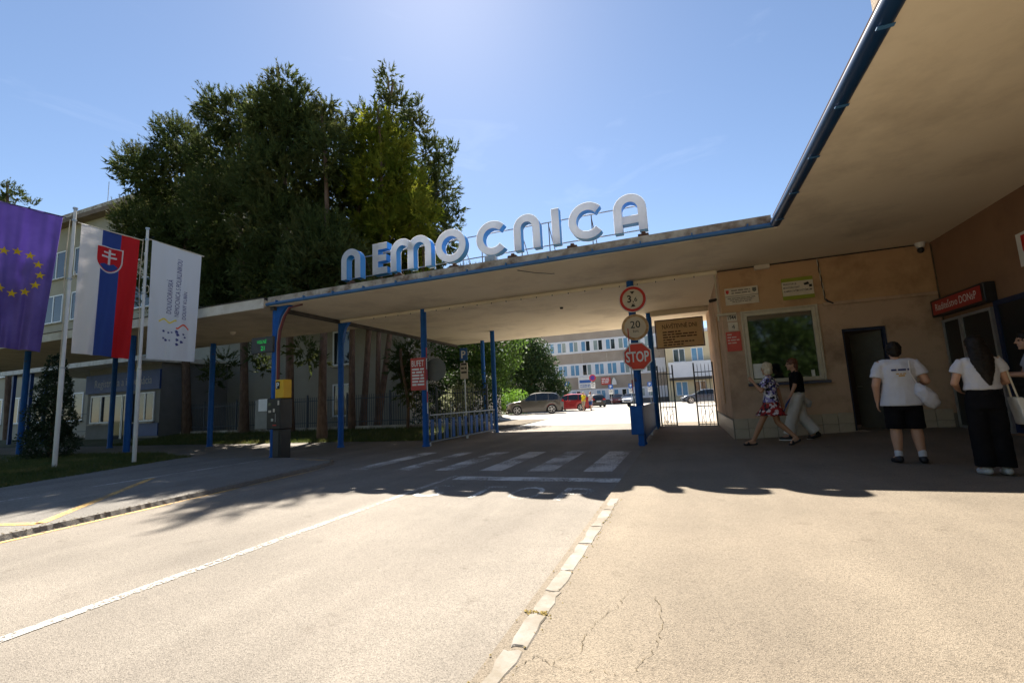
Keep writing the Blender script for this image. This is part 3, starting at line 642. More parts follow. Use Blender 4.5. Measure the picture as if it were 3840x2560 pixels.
# vestibule with the blue name board
vs_ = thing('registration_vestibule', 'dark blue entrance vestibule with name board under the walkway canopy', 'building', (-30.5, 19, 0))
MB().box(-34.0, 17.0, -0.05, -27.4, 20.99, 4.35).build('wall', mat('vestibule_wall', (0.20, 0.195, 0.185), (0.23, 0.225, 0.215), 0.9, 2), vs_)
MB().box(-40.5, 15.6, 4.353, -27.0, 20.99, 4.62).build('roof', M_WHITEBAND, vs_)
nb = MB().box(-34.1, 16.90, 2.88, -27.35, 16.997, 3.98).build('name_board', M_DKBLUE, vs_)
b = MB(); text_on(b, 'Registrácia a informácia', (-33.2, 16.893, 3.22), (1, 0, 0), (0, 0, 1), 0.46, width=5.2); b.build('lettering', mat('dull_lettering', (0.42, 0.42, 0.42), None, 0.6), nb)
for x0, x1 in ((-33.6, -31.6), (-29.4, -27.8)):
    casement(vs_, x0, 1.1, x1, 2.75, 17.0, 2, mg=M_GLASS_D)
dv = lambda a, c: MB().box(a, 16.93, 0.05, c, 16.99, 2.7).build('door', M_GLASS_D, vs_)
o1 = dv(-31.4, -30.55); o2 = dv(-30.5, -29.6)
for o_, a, c in ((o1, -31.4, -30.55), (o2, -30.5, -29.6)):
    b = MB(); b.box(a, 16.90, 0.05, a + 0.06, 16.926, 2.7); b.box(c - 0.06, 16.90, 0.05, c, 16.926, 2.7); b.box(a + 0.06, 16.90, 2.62, c - 0.06, 16.926, 2.7); b.build('frame', M_GALV, o_)
MB().box(-29.5, 16.94, 0.3, -27.4, 16.99, 1.0).build('blue_panel', M_DKBLUE, vs_)
for x in (-39.5, -37.6, -36.0, -34.6): MB().box(x - 0.08, 15.8, 0, x + 0.08, 15.96, 4.35).build('column', M_DKBLUE, vs_)
# ================================================================== rooftop sign
def arc(cx, cy, r, a0, a1, n=22): return [(cx + r * math.cos(R(a0 + (a1 - a0) * i / n)), cy + r * math.sin(R(a0 + (a1 - a0) * i / n))) for i in range(n + 1)]
def stroke(path, t, closed=False):
    L_, R_ = [], []; n = len(path)
    for i in range(n):
        a = path[(i - 1) % n] if (closed or i > 0) else path[i]; c = path[(i + 1) % n] if (closed or i < n - 1) else path[i]
        d = Vector((c[0] - a[0], c[1] - a[1])).normalized(); nn = Vector((-d.y, d.x)) * t / 2
        L_.append((path[i][0] + nn.x, path[i][1] + nn.y)); R_.append((path[i][0] - nn.x, path[i][1] - nn.y))
    return L_, R_
sign = thing('rooftop_sign', 'white and blue rounded letters spelling NEMOCNICA on the canopy roof', 'sign', (-4.4, 9.81, 4.5))
M_LWHITE = mat('letter_face_white', (0.93, 0.92, 0.90), (0.88, 0.86, 0.83), 0.6, 5, spec=0.2, transl=0.5)  # translucency added so sun from behind brightens the faces
M_LBLUE = mat('letter_side_blue', (0.025, 0.26, 0.62), (0.03, 0.30, 0.68), 0.4, 4)
M_LEDGE = mat('letter_edge_dark', (0.05, 0.06, 0.08), None, 0.5)
LZ0, LZ1 = 4.86, 5.73; TH = 0.182; LK = 10.2 / 9.81; LS = 0.39
def letter(ch, x0, x1):
    w = x1 - x0; H = LZ1 - LZ0; Rr = w / 2 - TH / 2
    strokes = []
    if ch == 'N': strokes.append(([(x0 + TH / 2, LZ0)] + arc((x0 + x1) / 2, LZ1 - w / 2, Rr, 180, 0) + [(x1 - TH / 2, LZ0)], False, 0))
    if ch == 'A':
        strokes.append(([(x0 + TH / 2, LZ0)] + arc((x0 + x1) / 2, LZ1 - w / 2, Rr, 180, 0) + [(x1 - TH / 2, LZ0)], False, 0))
        strokes.append(([(x0 + TH, LZ0 + 0.27), (x1 - TH, LZ0 + 0.27)], False, 0))
    if ch == 'M':
        wa = (w + TH) / 2; ra = wa / 2 - TH / 2
        strokes.append(([(x0 + TH / 2, LZ0)] + arc(x0 + wa / 2, LZ1 - wa / 2, ra, 180, 0) + [(x0 + wa - TH / 2, LZ0)], False, 0))
        strokes.append((arc(x1 - wa / 2, LZ1 - wa / 2, ra, 178, 0) + [(x1 - TH / 2, LZ0)], False, -0.003))
    if ch == 'O': strokes.append((arc((x0 + x1) / 2, (LZ0 + LZ1) / 2, H / 2 - TH / 2, 0, 360 - 360 / 44, 43), True, 0))
    if ch == 'C': strokes.append((arc((x0 + x1) / 2 + 0.02, (LZ0 + LZ1) / 2, H / 2 - TH / 2, 42, 318, 40), False, 0))
    if ch == 'I': strokes.append(([(x0 + TH / 2, LZ0), (x0 + TH / 2, LZ1)], False, 0))
    if ch == 'E':
        strokes.append(([(x0 + TH / 2, LZ0), (x0 + TH / 2, LZ1)], False, 0))
        for z in (LZ0 + TH / 2, (LZ0 + LZ1) / 2 + 0.01, LZ1 - TH / 2): strokes.append(([(x0 + TH, z), (x1 - (0.03 if abs(z - (LZ0 + LZ1) / 2) < 0.1 else 0), z)], False, 0))
    shell = MB(); face = MB(); back = MB(); yf, yb_ = 10.09, 10.31
    for path, closed, dy in strokes:
        for (bb, t, ya, yz) in ((shell, TH, yf + dy, yb_ + dy), (face, TH + 0.004, yf - 0.003 + dy, yf + 0.002 + dy), (back, TH + 0.004, yb_ + 0.003 + dy, yb_ + 0.005 + dy)):
            if bb is not shell and not closed:
                # pull the face ends in a little
                p = list(path); d0 = Vector((p[1][0] - p[0][0], p[1][1] - p[0][1])).normalized() * -0.002; d1 = Vector((p[-2][0] - p[-1][0], p[-2][1] - p[-1][1])).normalized() * -0.002
                if ch not in 'AE' or path is strokes[0][0]:
                    p[0] = (p[0][0] + d0.x, p[0][1] + d0.y)
                p[-1] = (p[-1][0] + d1.x, p[-1][1] + d1.y)
                if ch in 'AE' and path is not strokes[0][0]:
                    p[0] = (p[0][0] + 0.003, p[0][1])
                    if ch == 'A': p[-1] = (path[-1][0] - 0.003, p[-1][1])
            else: p = path
            Lh, Rh = stroke(p, t, closed); n = len(p); vs = []
            for i in range(n): vs += [(Lh[i][0], ya, Lh[i][1]), (Rh[i][0], ya, Rh[i][1]), (Lh[i][0], yz, Lh[i][1]), (Rh[i][0], yz, Rh[i][1])]
            fs = []
            for i in range(n if closed else n - 1):
                a, c = 4 * i, 4 * ((i + 1) % n)
                fs += ([] if bb is shell else [(a, a + 1, c + 1, c)]) + ([(a, c, c + 2, a + 2), (a + 1, a + 3, c + 3, c + 1)] if bb is shell else [])
            if bb is shell and not closed: fs += [(0, 2, 3, 1), (4 * n - 4, 4 * n - 3, 4 * n - 1, 4 * n - 2)]
            bb.add(vs, fs)
    s = shell.build('letter', M_LBLUE, sign, smooth=True); s['label'] = 'letter %s with blue sides' % ch
    face.build('letter_face', M_LWHITE, s); back.build('letter_light_back', M_LWHITE, s)  # translucent back added on the open shell to pass sun to the face
for ch, x0, x1 in (('N', -8.47, -7.84), ('E', -7.44, -6.98), ('M', -6.87, -5.66), ('O', -5.53, -4.69), ('C', -4.42, -3.58), ('N', -3.43, -2.79), ('I', -2.50, -2.31), ('C', -2.13, -1.29), ('A', -1.11, -0.42)): letter(ch, x0 * LK, x1 * LK)
for z in (4.94, 5.52):
    MB().tube([(-8.7, 10.34, z), (-0.5, 10.34, z)], 0.014, 6).build('rail', M_GALV, sign)
for x in (-8.2, -7.2, -6.3, -5.1, -4.55, -3.47, -2.75, -1.7, -0.55):
    MB().tube([(x, 10.37, 4.5), (x, 10.37, 5.54)], 0.012, 6).build('upright', M_RUST, sign)
    MB().tube([(x, 10.37, 5.45), (x + 0.05, 11.1, 4.5)], 0.010, 6).build('strut', M_RUST, sign)
for x in (-3.47, -2.05, -0.52, -5.0, -6.6, -8.1):
    b = MB(); b.box(x - 0.11, 9.60, 4.535, x + 0.11, 9.85, 4.60); b.box(x - 0.04, 9.64, 4.60, x + 0.04, 9.76, 4.66); b.box(x - 0.02, 9.76, 4.61, x + 0.02, 10.36, 4.64); b.build('foot_bracket', M_RUST, sign, bevel=0.01)
b = MB(); b.T = Matrix.Translation((-4.05, 9.72, 4.62)); b.box(-0.14, -0.06, -0.06, 0.14, 0.10, 0.07); b.build('floodlight', M_GALV, sign, bevel=0.015)
# weeds growing on the roof edge
rng = np.random.default_rng(4); n = 1500
X = rng.uniform(-8.6, -3.8, n); Hh = rng.uniform(0.05, 0.24, n) * (0.4 + 0.6 * np.sin(X * 2.3) ** 2); Yp = rng.uniform(9.6, 10.3, n); an = rng.uniform(0, 6.28, n)
A = np.stack([X - 0.012 * np.cos(an), Yp, np.full(n, 4.50)], 1); Bq = np.stack([X + 0.012 * np.cos(an), Yp + 0.01, np.full(n, 4.50)], 1); Tt = np.stack([X + rng.normal(0, 0.06, n), Yp + rng.normal(0, 0.05, n), 4.5 + Hh], 1)
tag(np_mesh('roof_weeds', np.stack([A, Bq, Tt], 1).reshape(-1, 3), np.arange(3 * n).reshape(-1, 3), M_GRASS), 'dry weeds growing along the canopy roof edge under the letters', 'weeds', kind='stuff')

# ================================================================== traffic signs on the drive post
def disc(b, cx, cz, r, y, n=40, m=0): b.prism([(cx + r * math.cos(2 * math.pi * i / n), cz + r * math.sin(2 * math.pi * i / n)) for i in range(n)], 'y', y, y - 0.003, m)
def ring_plate(name, label, cx, cz, r, y, mb, mr, mi, ri):
    t = thing(name, label, 'traffic sign', (cx, y, cz)); b = MB(); disc(b, cx, cz, r, y + 0.024); b.build('plate', M_GALV, t)
    b = MB(); disc(b, cx, cz, r - 0.004, y + 0.020); b.build('border', mb, t)
    b = MB(); disc(b, cx, cz, r - 0.02, y + 0.0165); b.build('ring', mr, t)
    b = MB(); disc(b, cx, cz, ri, y + 0.013); b.build('field', mi, t); return t
SY = 12.05
hs = ring_plate('height_limit_sign', 'round red rimmed 3,6 m height limit sign, topmost on the drive post', -1.06, 3.74, 0.352, SY, M_WHITE, M_RED, M_OFFWHITE, 0.262)
b = MB(); text_on(b, '3', (-1.20, SY + 0.008, 3.66), (1, 0, 0), (0, 0, 1), 0.19, bold=0.02); text_on(b, ',', (-1.065, SY + 0.008, 3.66), (1, 0, 0), (0, 0, 1), 0.17); text_on(b, '6', (-1.02, SY + 0.008, 3.67), (1, 0, 0), (0, 0, 1), 0.12, bold=0.015); text_on(b, 'm', (-1.09, SY + 0.008, 3.57), (1, 0, 0), (0, 0, 1), 0.075)
for s, z in ((1, 3.535), (-1, 3.945)): b.add([(-1.125, SY + 0.008, z), (-0.995, SY + 0.008, z), (-1.06, SY + 0.008, z + s * 0.075)], [(0, 1, 2)])
b.build('lettering', M_INK, hs)
M_RUSTRIM = mat('rust_stained_rim', (0.40, 0.19, 0.07), (0.62, 0.42, 0.22), 0.8, 7, bump=0.2)
M_FADE = mat('faded_sign_field', (0.66, 0.55, 0.41), (0.60, 0.47, 0.32), 0.7, 3, c3=(0.44, 0.25, 0.11), scale3=2.6, lo3=0.55, hi3=0.75)
ss = ring_plate('speed_limit_sign', 'rust stained round speed sign reading 20 between two other signs', -1.06, 3.0, 0.345, SY + 0.03, M_RUSTRIM, M_RUSTRIM, M_FADE, 0.275)
b = MB(); text_on(b, '20', (-1.05, SY + 0.038, 2.98), (1, 0, 0), (0, 0, 1), 0.19, align='c', bold=0.005); text_on(b, 'km', (-1.05, SY + 0.038, 2.86), (1, 0, 0), (0, 0, 1), 0.085, align='c'); b.build('lettering', M_INK, ss)
st = thing('stop_sign', 'red octagonal STOP sign on the blue drive post', 'traffic sign', (-1.06, SY, 2.235))
def octa(b, r, y): b.prism([(-1.06 + r * math.cos(R(22.5 + 45 * i)), 2.235 + r * math.sin(R(22.5 + 45 * i))) for i in range(8)], 'y', y, y - 0.003)
b = MB(); octa(b, 0.382, SY + 0.024); b.build('plate', M_GALV, st)
b = MB(); octa(b, 0.379, SY + 0.020); b.build('border', M_WHITE, st)
b = MB(); octa(b, 0.350, SY + 0.0165); b.build('field', M_STOPRED, st)
b = MB(); text_on(b, 'STOP', (-1.06, SY + 0.012, 2.10), (1, 0, 0), (0, 0, 1), 0.27, width=0.575, align='c', bold=0.022); b.build('lettering', M_WINK, st)
for t_, z in ((hs, 3.74), (ss, 3.0), (st, 2.235)):
    b = MB(); b.box(-1.30, SY + 0.035 if t_ is not ss else SY + 0.06, z - 0.02, -0.9, SY + 0.13, z + 0.02); b.build('clamp', M_GALV, t_)

# barriers with upright booms
def barrier(x, y, label, zboom, boxed, lean):
    t = thing('barrier_gate', label, 'barrier', (x, y, 0))
    if boxed:
        b = MB(); b.box(x - 0.17, y - 0.16, 0.28, x + 0.14, y + 0.13, 0.98); b.build('cabinet', M_BLUE, t, bevel=0.012)
        b = MB(); b.box(x - 0.02, y - 0.10, 0.0, x + 0.12, y + 0.08, 0.278); b.build('foot', M_BLUE, t)
        b = MB(); b.sphere((x - 0.19, y - 0.02, 1.02), (0.05, 0.04, 0.06)); b.box(x - 0.2, y - 0.05, 0.95, x - 0.05, y + 0.02, 1.0); b.build('hinge', M_BLACK, t)
    z0 = 0.98 if boxed else 1.0
    n = 6
    for i in range(n):
        za = z0 + (zboom - z0) * i / n; zb = z0 + (zboom - z0) * (i + 1) / n - 0.003
        xa = x - (0.06 if boxed else 0.0) + lean * (za - z0); xb = x - (0.06 if boxed else 0.0) + lean * (zb - z0)
        MB().tube([(xa, y - 0.10, za), (xb, y - 0.10, zb)], 0.014, 8).build('boom_section', M_WHITE if i % 2 == 0 else M_PLATERED, t, smooth=True)
barrier(-1.16, 11.95, 'blue barrier box with upright red and white boom below the STOP sign', 2.95, True, 0.0)
barrier(-7.28, 12.15, 'upright white boom fixed to the post with the red notice', 3.0, False, 0.0)
# round mirror back and red notice on the left drive post
t = thing('notice_board', 'red notice with white lettering on the left drive post', 'sign', (-7.6, 12.2, 1.8))
MB().box(-7.95, 12.20, 1.72, -7.42, 12.225, 2.72).build('plate', M_PLATERED, t)
b = MB(); text_on(b, 'BUFET', (-7.91, 12.196, 2.46), (1, 0, 0), (0, 0, 1), 0.19, width=0.44, bold=0.01)
for i in range(6): words_on(b, (-7.90, 12.196, 2.34 - i * 0.095), (1, 0, 0), (0, 0, 1), 0.43, 0.055, 4, seed=20 + i)
b.build('lettering', M_WINK, t)
t = thing('round_sign_back', 'grey back of a round traffic sign beside the red notice', 'traffic sign', (-7.3, 12.5, 2.3))
b = MB(); b.prism([(-7.22 + 0.36 * math.cos(2 * math.pi * i / 36), 2.34 + 0.36 * math.sin(2 * math.pi * i / 36)) for i in range(36)], 'y', 12.47, 12.48); b.build('plate', mat('sign_back_grey', (0.13, 0.13, 0.11), (0.16, 0.155, 0.135), 0.6, 5), t)
b = MB(); b.box(-7.56, 12.483, 2.30, -6.95, 12.50, 2.33); b.build('clamp', M_GALV, t)

# visiting hours board
nb = thing('visiting_hours_board', 'tan NÁVŠTEVNÉ DNI board in a dark frame above the foot gate', 'sign', (0, 17.45, 2.9))
MB().box(-0.79, 17.42, 2.92, 0.79, 17.45, 3.90).build('board', mat('board_tan', (0.66, 0.46, 0.24), (0.70, 0.50, 0.28), 0.6, 3), nb)
b = MB(); b.box(-0.83, 17.40, 2.88, 0.83, 17.46, 2.917); b.box(-0.83, 17.40, 3.903, 0.83, 17.46, 3.94); b.box(-0.83, 17.40, 2.917, -0.793, 17.46, 3.903); b.box(0.793, 17.40, 2.917, 0.83, 17.46, 3.903); b.build('frame', M_BROWNINK, nb)
b = MB(); text_on(b, 'NÁVŠTEVNÉ DNI', (0.02, 17.415, 3.60), (1, 0, 0), (0, 0, 1), 0.16, width=1.18, align='c', bold=0.012)
for i, (w, x) in enumerate(((0.62, -0.57), (1.15, -0.57), (1.15, -0.57), (0.4, -0.57), (1.05, -0.57), (0.68, -0.57))): words_on(b, (x, 17.415, 3.45 - i * 0.095), (1, 0, 0), (0, 0, 1), w, 0.048, 4, seed=40 + i)
b.build('lettering', M_BROWNINK, nb)

# gatehouse plates
def plate(name, label, x0, z0, x1, z1, m, y=FY - 0.013, tilt=0.0, t=0.02, group=None):
    th = thing(name, label, 'sign', ((x0 + x1) / 2, y, z0), group); MB().box(x0, y - t, z0, x1, y - 0.001, z1).build('plate', m, th, bevel=0.004); return th
x0, z1 = W(1.07, 3.505); x1, z0 = W(1.76, 3.11)
p_ = plate('office_plate', 'cream two panel office plate with two crests left of the window top', x0, z0, x1, z1, M_OFFWHITE)
YP = FY - 0.035
b = MB(); b.box(x0, YP - 0.001, (z0 + z1) / 2 - 0.006, x1, YP, (z0 + z1) / 2 + 0.006)
for i in range(2): words_on(b, (x0 + 0.15, YP - 0.002, z1 - 0.085 - i * 0.065), (1, 0, 0), (0, 0, 1), 0.42, 0.03, 3, seed=i)
for i in range(3): words_on(b, (x0 + 0.05 + 0.05 * i, YP - 0.002, z0 + 0.15 - i * 0.045), (1, 0, 0), (0, 0, 1), 0.62 - 0.1 * i, 0.022, 3, seed=5 + i)
b.build('lettering', mat('grey_lettering', (0.22, 0.18, 0.15), None, 0.7), p_)
def shield(cx, cz, w, h): return [(cx - w, cz + h), (cx + w, cz + h), (cx + w, cz - h * 0.1), (cx + w * 0.75, cz - h * 0.6), (cx, cz - h), (cx - w * 0.75, cz - h * 0.6), (cx - w, cz - h * 0.1)]
b = MB(); b.prism(shield(x0 + 0.06, z1 - 0.10, 0.035, 0.05), 'y', YP - 0.002, YP); b.build('crest', M_RED, p_)
b = MB(); b.prism(shield(x1 - 0.08, z1 - 0.10, 0.045, 0.055), 'y', YP - 0.002, YP); b.build('crest', mat('crest_grey', (0.05, 0.06, 0.06), (0.2, 0.2, 0.16), 0.6, 30), p_)
x0, z1 = W(2.235, 3.575); x1, z0 = W(2.84, 3.09)
p_ = plate('camera_notice', 'green and white camera surveillance notice right of the office plate', x0, z0, x1, z1, mat('notice_green', (0.26, 0.30, 0.02), (0.30, 0.33, 0.03), 0.6, 4))
MB().box(x0 + 0.004, YP - 0.003, z0 + 0.09, x1 - 0.004, YP, z1 - 0.09).build('white_panel', M_OFFWHITE, p_)
b = MB(); 
for i, s in enumerate(('PRIESTOR JE', 'MONITOROVANÝ', 'KAMEROVÝM SYSTÉMOM')): text_on(b, s, (x0 + 0.03, YP - 0.005, z1 - 0.17 - i * 0.085), (1, 0, 0), (0, 0, 1), 0.045, width=(0.28, 0.34, 0.58)[i], bold=0.01)
b.add([(x1 - 0.2, YP - 0.005, z1 - 0.16), (x1 - 0.10, YP - 0.005, z1 - 0.13), (x1 - 0.08, YP - 0.005, z1 - 0.19), (x1 - 0.18, YP - 0.005, z1 - 0.21)], [(0, 1, 2, 3)]); b.add([(x1 - 0.09, YP - 0.005, z1 - 0.20), (x1 - 0.03, YP - 0.005, z1 - 0.20), (x1 - 0.03, YP - 0.005, z1 - 0.26), (x1 - 0.09, YP - 0.005, z1 - 0.26)], [(0, 1, 2, 3)])
b.build('lettering', M_INK, p_)
YP = FY - 0.024
x0, z1 = W(1.06, 2.91); x1, z0 = W(1.27, 2.735)
p_ = plate('house_number_plate', 'small white house number plate reading 1944', x0, z0, x1, z1, M_OFFWHITE, y=FY - 0.002)
b = MB(); text_on(b, '1944', ((x0 + x1) / 2, YP - 0.002, z0 + 0.045), (1, 0, 0), (0, 0, 1), 0.11, width=0.18, align='c', bold=0.01); b.build('lettering', M_INK, p_)
x0, z1 = W(1.07, 2.71); x1, z0 = W(1.275, 2.51)
p_ = plate('house_number_plate', 'small white plate reading 4 above the red notice', x0, z0, x1, z1, M_OFFWHITE, y=FY - 0.002)
b = MB(); text_on(b, '4', ((x0 + x1) / 2, YP - 0.002, z0 + 0.05), (1, 0, 0), (0, 0, 1), 0.11, align='c'); b.build('lettering', M_INK, p_)
x0, z1 = W(1.0, 2.49); x1, z0 = W(1.305, 2.045)
p_ = plate('red_notice', 'red notice plate at the gatehouse corner below the house numbers', x0, z0, x1, z1, mat('notice_red', (0.66, 0.09, 0.06), (0.58, 0.07, 0.05), 0.5, 6), y=FY - 0.002)
b = MB()
for i, w in enumerate((0.10, 0.20, 0.26, 0.22)): words_on(b, (x0 + 0.03, YP - 0.002, z1 - 0.08 - i * 0.07), (1, 0, 0), (0, 0, 1), w, 0.03, 3, seed=70 + i)
b.build('lettering', mat('pale_lettering', (0.75, 0.55, 0.48), None, 0.6), p_)
# conduit and lamp bracket over the number plates
t = thing('number_lamp', 'slim cream lamp bar above the house numbers', 'lamp', (1.1, FY, 3.1))
b = MB(); b.box(0.92, FY - 0.09, 3.10, 1.36, FY - 0.014, 3.16); b.build('tube_housing', M_FRAME, t, bevel=0.01)
b = MB(); b.tube([(0.95, FY - 0.05, 3.10), (0.95, FY - 0.05, 2.98)], 0.02, 8); b.build('bracket', M_FRAME, t)
t = thing('corner_conduit', 'white conduit running down the gatehouse corner', 'conduit', (0.98, FY, 3.1))
b = MB(); b.tube([(0.97, FY - 0.03, 3.2), (0.97, FY - 0.03, 4.2)], 0.022, 8); b.build('pipe', M_FRAME, t, smooth=True)
b = MB(); b.tube([(0.97, FY - 0.03, 4.21), (1.05, FY - 0.06, 4.235), (1.9, FY - 0.06, 4.24), (5.2, FY - 0.06, 4.25)], 0.014, 6); b.build('wire', M_BLACK, t, smooth=True)
def seccam(label, loc, d):
    t = thing('security_camera', label, 'camera', loc); p = Vector(loc); d = Vector(d).normalized()
    MB().tube([p - d * 0.09, p + d * 0.11], [0.036, 0.042], 12).build('housing', M_BLACK, t, smooth=True)
    MB().tube([p, p + Vector((0.06, 0.08, 0.06))], 0.014, 6).build('bracket', M_GALV, t)
seccam('dark security camera at the left gatehouse corner', (0.88, FY - 0.06, 3.52), (-0.8, -0.5, -0.2))
t = thing('dome_camera', 'white dome security camera under the soffit in the inner corner', 'camera', (5.15, FY - 0.15, 4.15))
MB().tube([(5.12, FY - 0.15, 4.265), (5.12, FY - 0.15, 4.16)], [0.10, 0.07], 14).build('base', M_WHITE, t, smooth=True); b = MB(); b.sphere((5.12, FY - 0.15, 4.10), 0.065); b.build('dome', M_BLACK, t, smooth=True)
t = thing('emergency_lamp', 'cream box lamp where wall meets soffit above the office plate', 'lamp', (2.0, FY, 4.1)); MB().box(1.86, FY - 0.13, 4.15, 2.2, FY - 0.014, 4.262).build('housing', M_OFFWHITE, t, bevel=0.012)
t = thing('cable_bundle', 'twisted white cables hanging down the wall right of the notice', 'cable', (3.2, FY, 3.2))
for k in range(2): MB().tube([(3.20 + 0.012 * math.sin(i * 0.9 + k * 3.1) + i * 0.003, FY - 0.04 + 0.012 * math.cos(i * 0.9 + k * 3.1), 4.24 - i * 0.052) for i in range(20)], 0.010, 6).build('strand', M_FRAME if k else M_BLACK, t, smooth=True)
MB().tube([(3.26, FY - 0.04, 3.26), (3.30, FY - 0.05, 3.2), (3.40, FY - 0.05, 3.14)], 0.022, 8).build('sleeve', M_BLACK, t, smooth=True)

# lit name box and crest on the east wall
t = thing('directorate_sign', 'dark red sign box lettered Riaditeľstvo DONsP over the glazed doors', 'sign', (5.2, 11.4, 2.6))
MB().box(5.16, 10.46, 2.60, 5.335, 12.34, 2.96).build('box', M_BLACK, t, bevel=0.01)
MB().box(5.150, 10.55, 2.64, 5.159, 12.25, 2.92).build('panel', mat('directorate_red', (0.42, 0.03, 0.025), None, 0.4), t)
b = MB(); text_on(b, 'Riaditeľstvo DONsP', (5.147, 11.40, 2.715), (0, -1, 0), (0, 0, 1), 0.15, width=1.45, align='c'); b.build('lettering', M_WINK, t)
t = thing('state_crest_plate', 'white plate with a double cross shield high on the right wall', 'sign', (5.3, 9.5, 3.0)); MB().box(5.315, 9.05, 3.02, 5.337, 9.72, 3.56).build('plate', M_WHITE, t)
b = MB(); b.prism([(y_, z_) for y_, z_ in shield(9.40, 3.29, 0.2, 0.22)], 'x', 5.309, 5.314); b.build('shield', M_RED, t)
b = MB(); b.box(5.305, 9.385, 3.12, 5.308, 9.415, 3.45); b.box(5.305, 9.29, 3.27, 5.3082, 9.51, 3.30); b.box(5.305, 9.32, 3.36, 5.3084, 9.48, 3.39); b.build('cross', M_WINK, t)

# ================================================================== railings, fence, gate
M_RAIL = mat('railing_steel_blue_grey', (0.17, 0.21, 0.26), (0.22, 0.26, 0.31), 0.5, 6, metal=0.3)
def railing(name, label, x, y0, y1, panels, solid):
    t = thing(name, label, 'railing', (x, (y0 + y1) / 2, 0))
    MB().box(x - 0.025, y0, 0.92, x + 0.025, y1, 0.96).build('top_rail', M_RAIL if not solid else M_BLUE, t)
    MB().box(x - 0.02, y0, 0.10, x + 0.02, y1, 0.135).build('bottom_rail', M_RAIL if not solid else M_BLUE, t)
    n = panels
    for i in range(n):
        y = y0 + (y1 - y0) * (i + 0.5) / n
        if solid: MB().box(x - 0.012, y - (y1 - y0) / n * 0.47, 0.137, x + 0.012, y + (y1 - y0) / n * 0.47, 0.915).build('slat', M_BLUE, t)
        else:
            MB().box(x - 0.05, y - 0.09, 0.15, x - 0.03, y + 0.09, 0.80).build('slat', M_BLUE, t)
            MB().box(x - 0.012, y + 0.20, 0.137, x + 0.012, y + 0.225, 0.918).build('baluster', M_RAIL, t)
    k = 3
    for i in range(k):
        y = y0 + (y1 - y0) * i / (k - 1); MB().box(x - 0.03, y - 0.03, 0.0, x + 0.03, y + 0.03, 0.10).build('foot', M_GALV, t)
railing('drive_railing', 'low galvanised railing with blue slats along the left of the drive', -7.5, 12.5, 17.68, 11, False)
railing('drive_railing', 'solid blue low railing between the two right drive posts', -1.08, 12.75, 17.4, 10, True)
M_IRON = mat('iron_grey_blue', (0.05, 0.065, 0.085), (0.08, 0.09, 0.11), 0.6, 6)
fence = thing('iron_fence', 'grey iron picket fence on a low wall behind the pines', 'fence', (-20, 18.25, 0))
MB().box(-40, 18.16, -0.05, -8.0, 18.32, 0.42).build('low_wall', M_CONC, fence)
for z in (0.62, 1.72): MB().box(-40, 18.22, z, -8.0, 18.25, z + 0.035).build('rail', M_IRON, fence)
pk = MB().box(-0.011, -0.008, 0.43, 0.011, 0.008, 1.92).build('picket', M_IRON, fence); pk.location = (-8.1, 18.235, 0)
i = 1
while -8.1 - i * 0.125 > -33:
    o = pk.copy(); COL.objects.link(o); o.location = (-8.1 - i * 0.125, 18.235, 0); i += 1
for k in range(11): MB().box(-8.05 - k * 2.5 - 0.03, 18.21, 0.42, -8.05 - k * 2.5 + 0.03, 18.27, 2.05).build('fence_post', M_IRON, fence)
def gate_leaf(label, x0, x1, y, zt):
    t = thing('foot_gate', label, 'gate', ((x0 + x1) / 2, y, 0)); m = mat('gate_black', (0.018, 0.02, 0.03), (0.03, 0.032, 0.045), 0.5, 6)
    for x in (x0, x1): MB().box(x - 0.025, y - 0.025, 0.03, x + 0.025, y + 0.025, zt).build('stile', m, t)
    for z in (0.12, 0.75, 1.95): MB().box(x0 + 0.025, y - 0.012, z, x1 - 0.025, y + 0.012, z + 0.03).build('rail', m, t)
    n = 4
    for i in range(n):
        x = x0 + (x1 - x0) * (i + 1) / (n + 1); MB().tube([(x, y - 0.022, 0.1), (x, y - 0.022, zt - 0.12), (x, y - 0.022, zt - 0.03)], [0.010, 0.010, 0.002], 6).build('bar', m, t)
    for i in range(2):
        x = x0 + (x1 - x0) * (0.35 + 0.33 * i); b = MB(); b.tube([(x, y + 0.014, 0.16), (x - 0.06, y + 0.014, 0.4), (x + 0.06, y + 0.014, 0.55), (x, y + 0.014, 0.74)], 0.010, 6); b.build('scroll', m, t)
    return t
gate_leaf('dark iron gate leaf beside the right drive post', -0.88, -0.36, 17.55, 2.28); gate_leaf('dark iron gate leaf against the gatehouse side wall', 0.36, 0.98, 17.55, 2.30)

# ================================================================== parking machine
pm = thing('parking_machine', 'black parking pay machine with a yellow P box on top', 'parking machine', (-10.25, 9.45, 0))
MB().box(-10.38, 9.28, 0.02, -10.08, 9.62, 0.80).build('pedestal', M_BLACK, pm, bevel=0.015)
MB().box(-10.34, 9.262, 0.10, -10.14, 9.277, 0.76).build('service_panel', mat('machine_grey', (0.035, 0.036, 0.038), (0.05, 0.05, 0.052), 0.45, 5), pm)
MB().box(-10.54, 9.22, 0.803, -10.06, 9.64, 1.62).build('cabinet', M_BLACK, pm, bevel=0.02)
yb = MB().box(-10.34, 9.30, 1.625, -10.04, 9.58, 2.12).build('yellow_box', M_YELLOW, pm, bevel=0.012)
MB().box(-10.30, 9.290, 1.87, -10.17, 9.297, 2.07).build('badge', M_INK, yb)
b = MB(); text_on(b, 'P', (-10.28, 9.287, 1.895), (1, 0, 0), (0, 0, 1), 0.15, bold=0.02); b.build('lettering', M_WINK, yb)
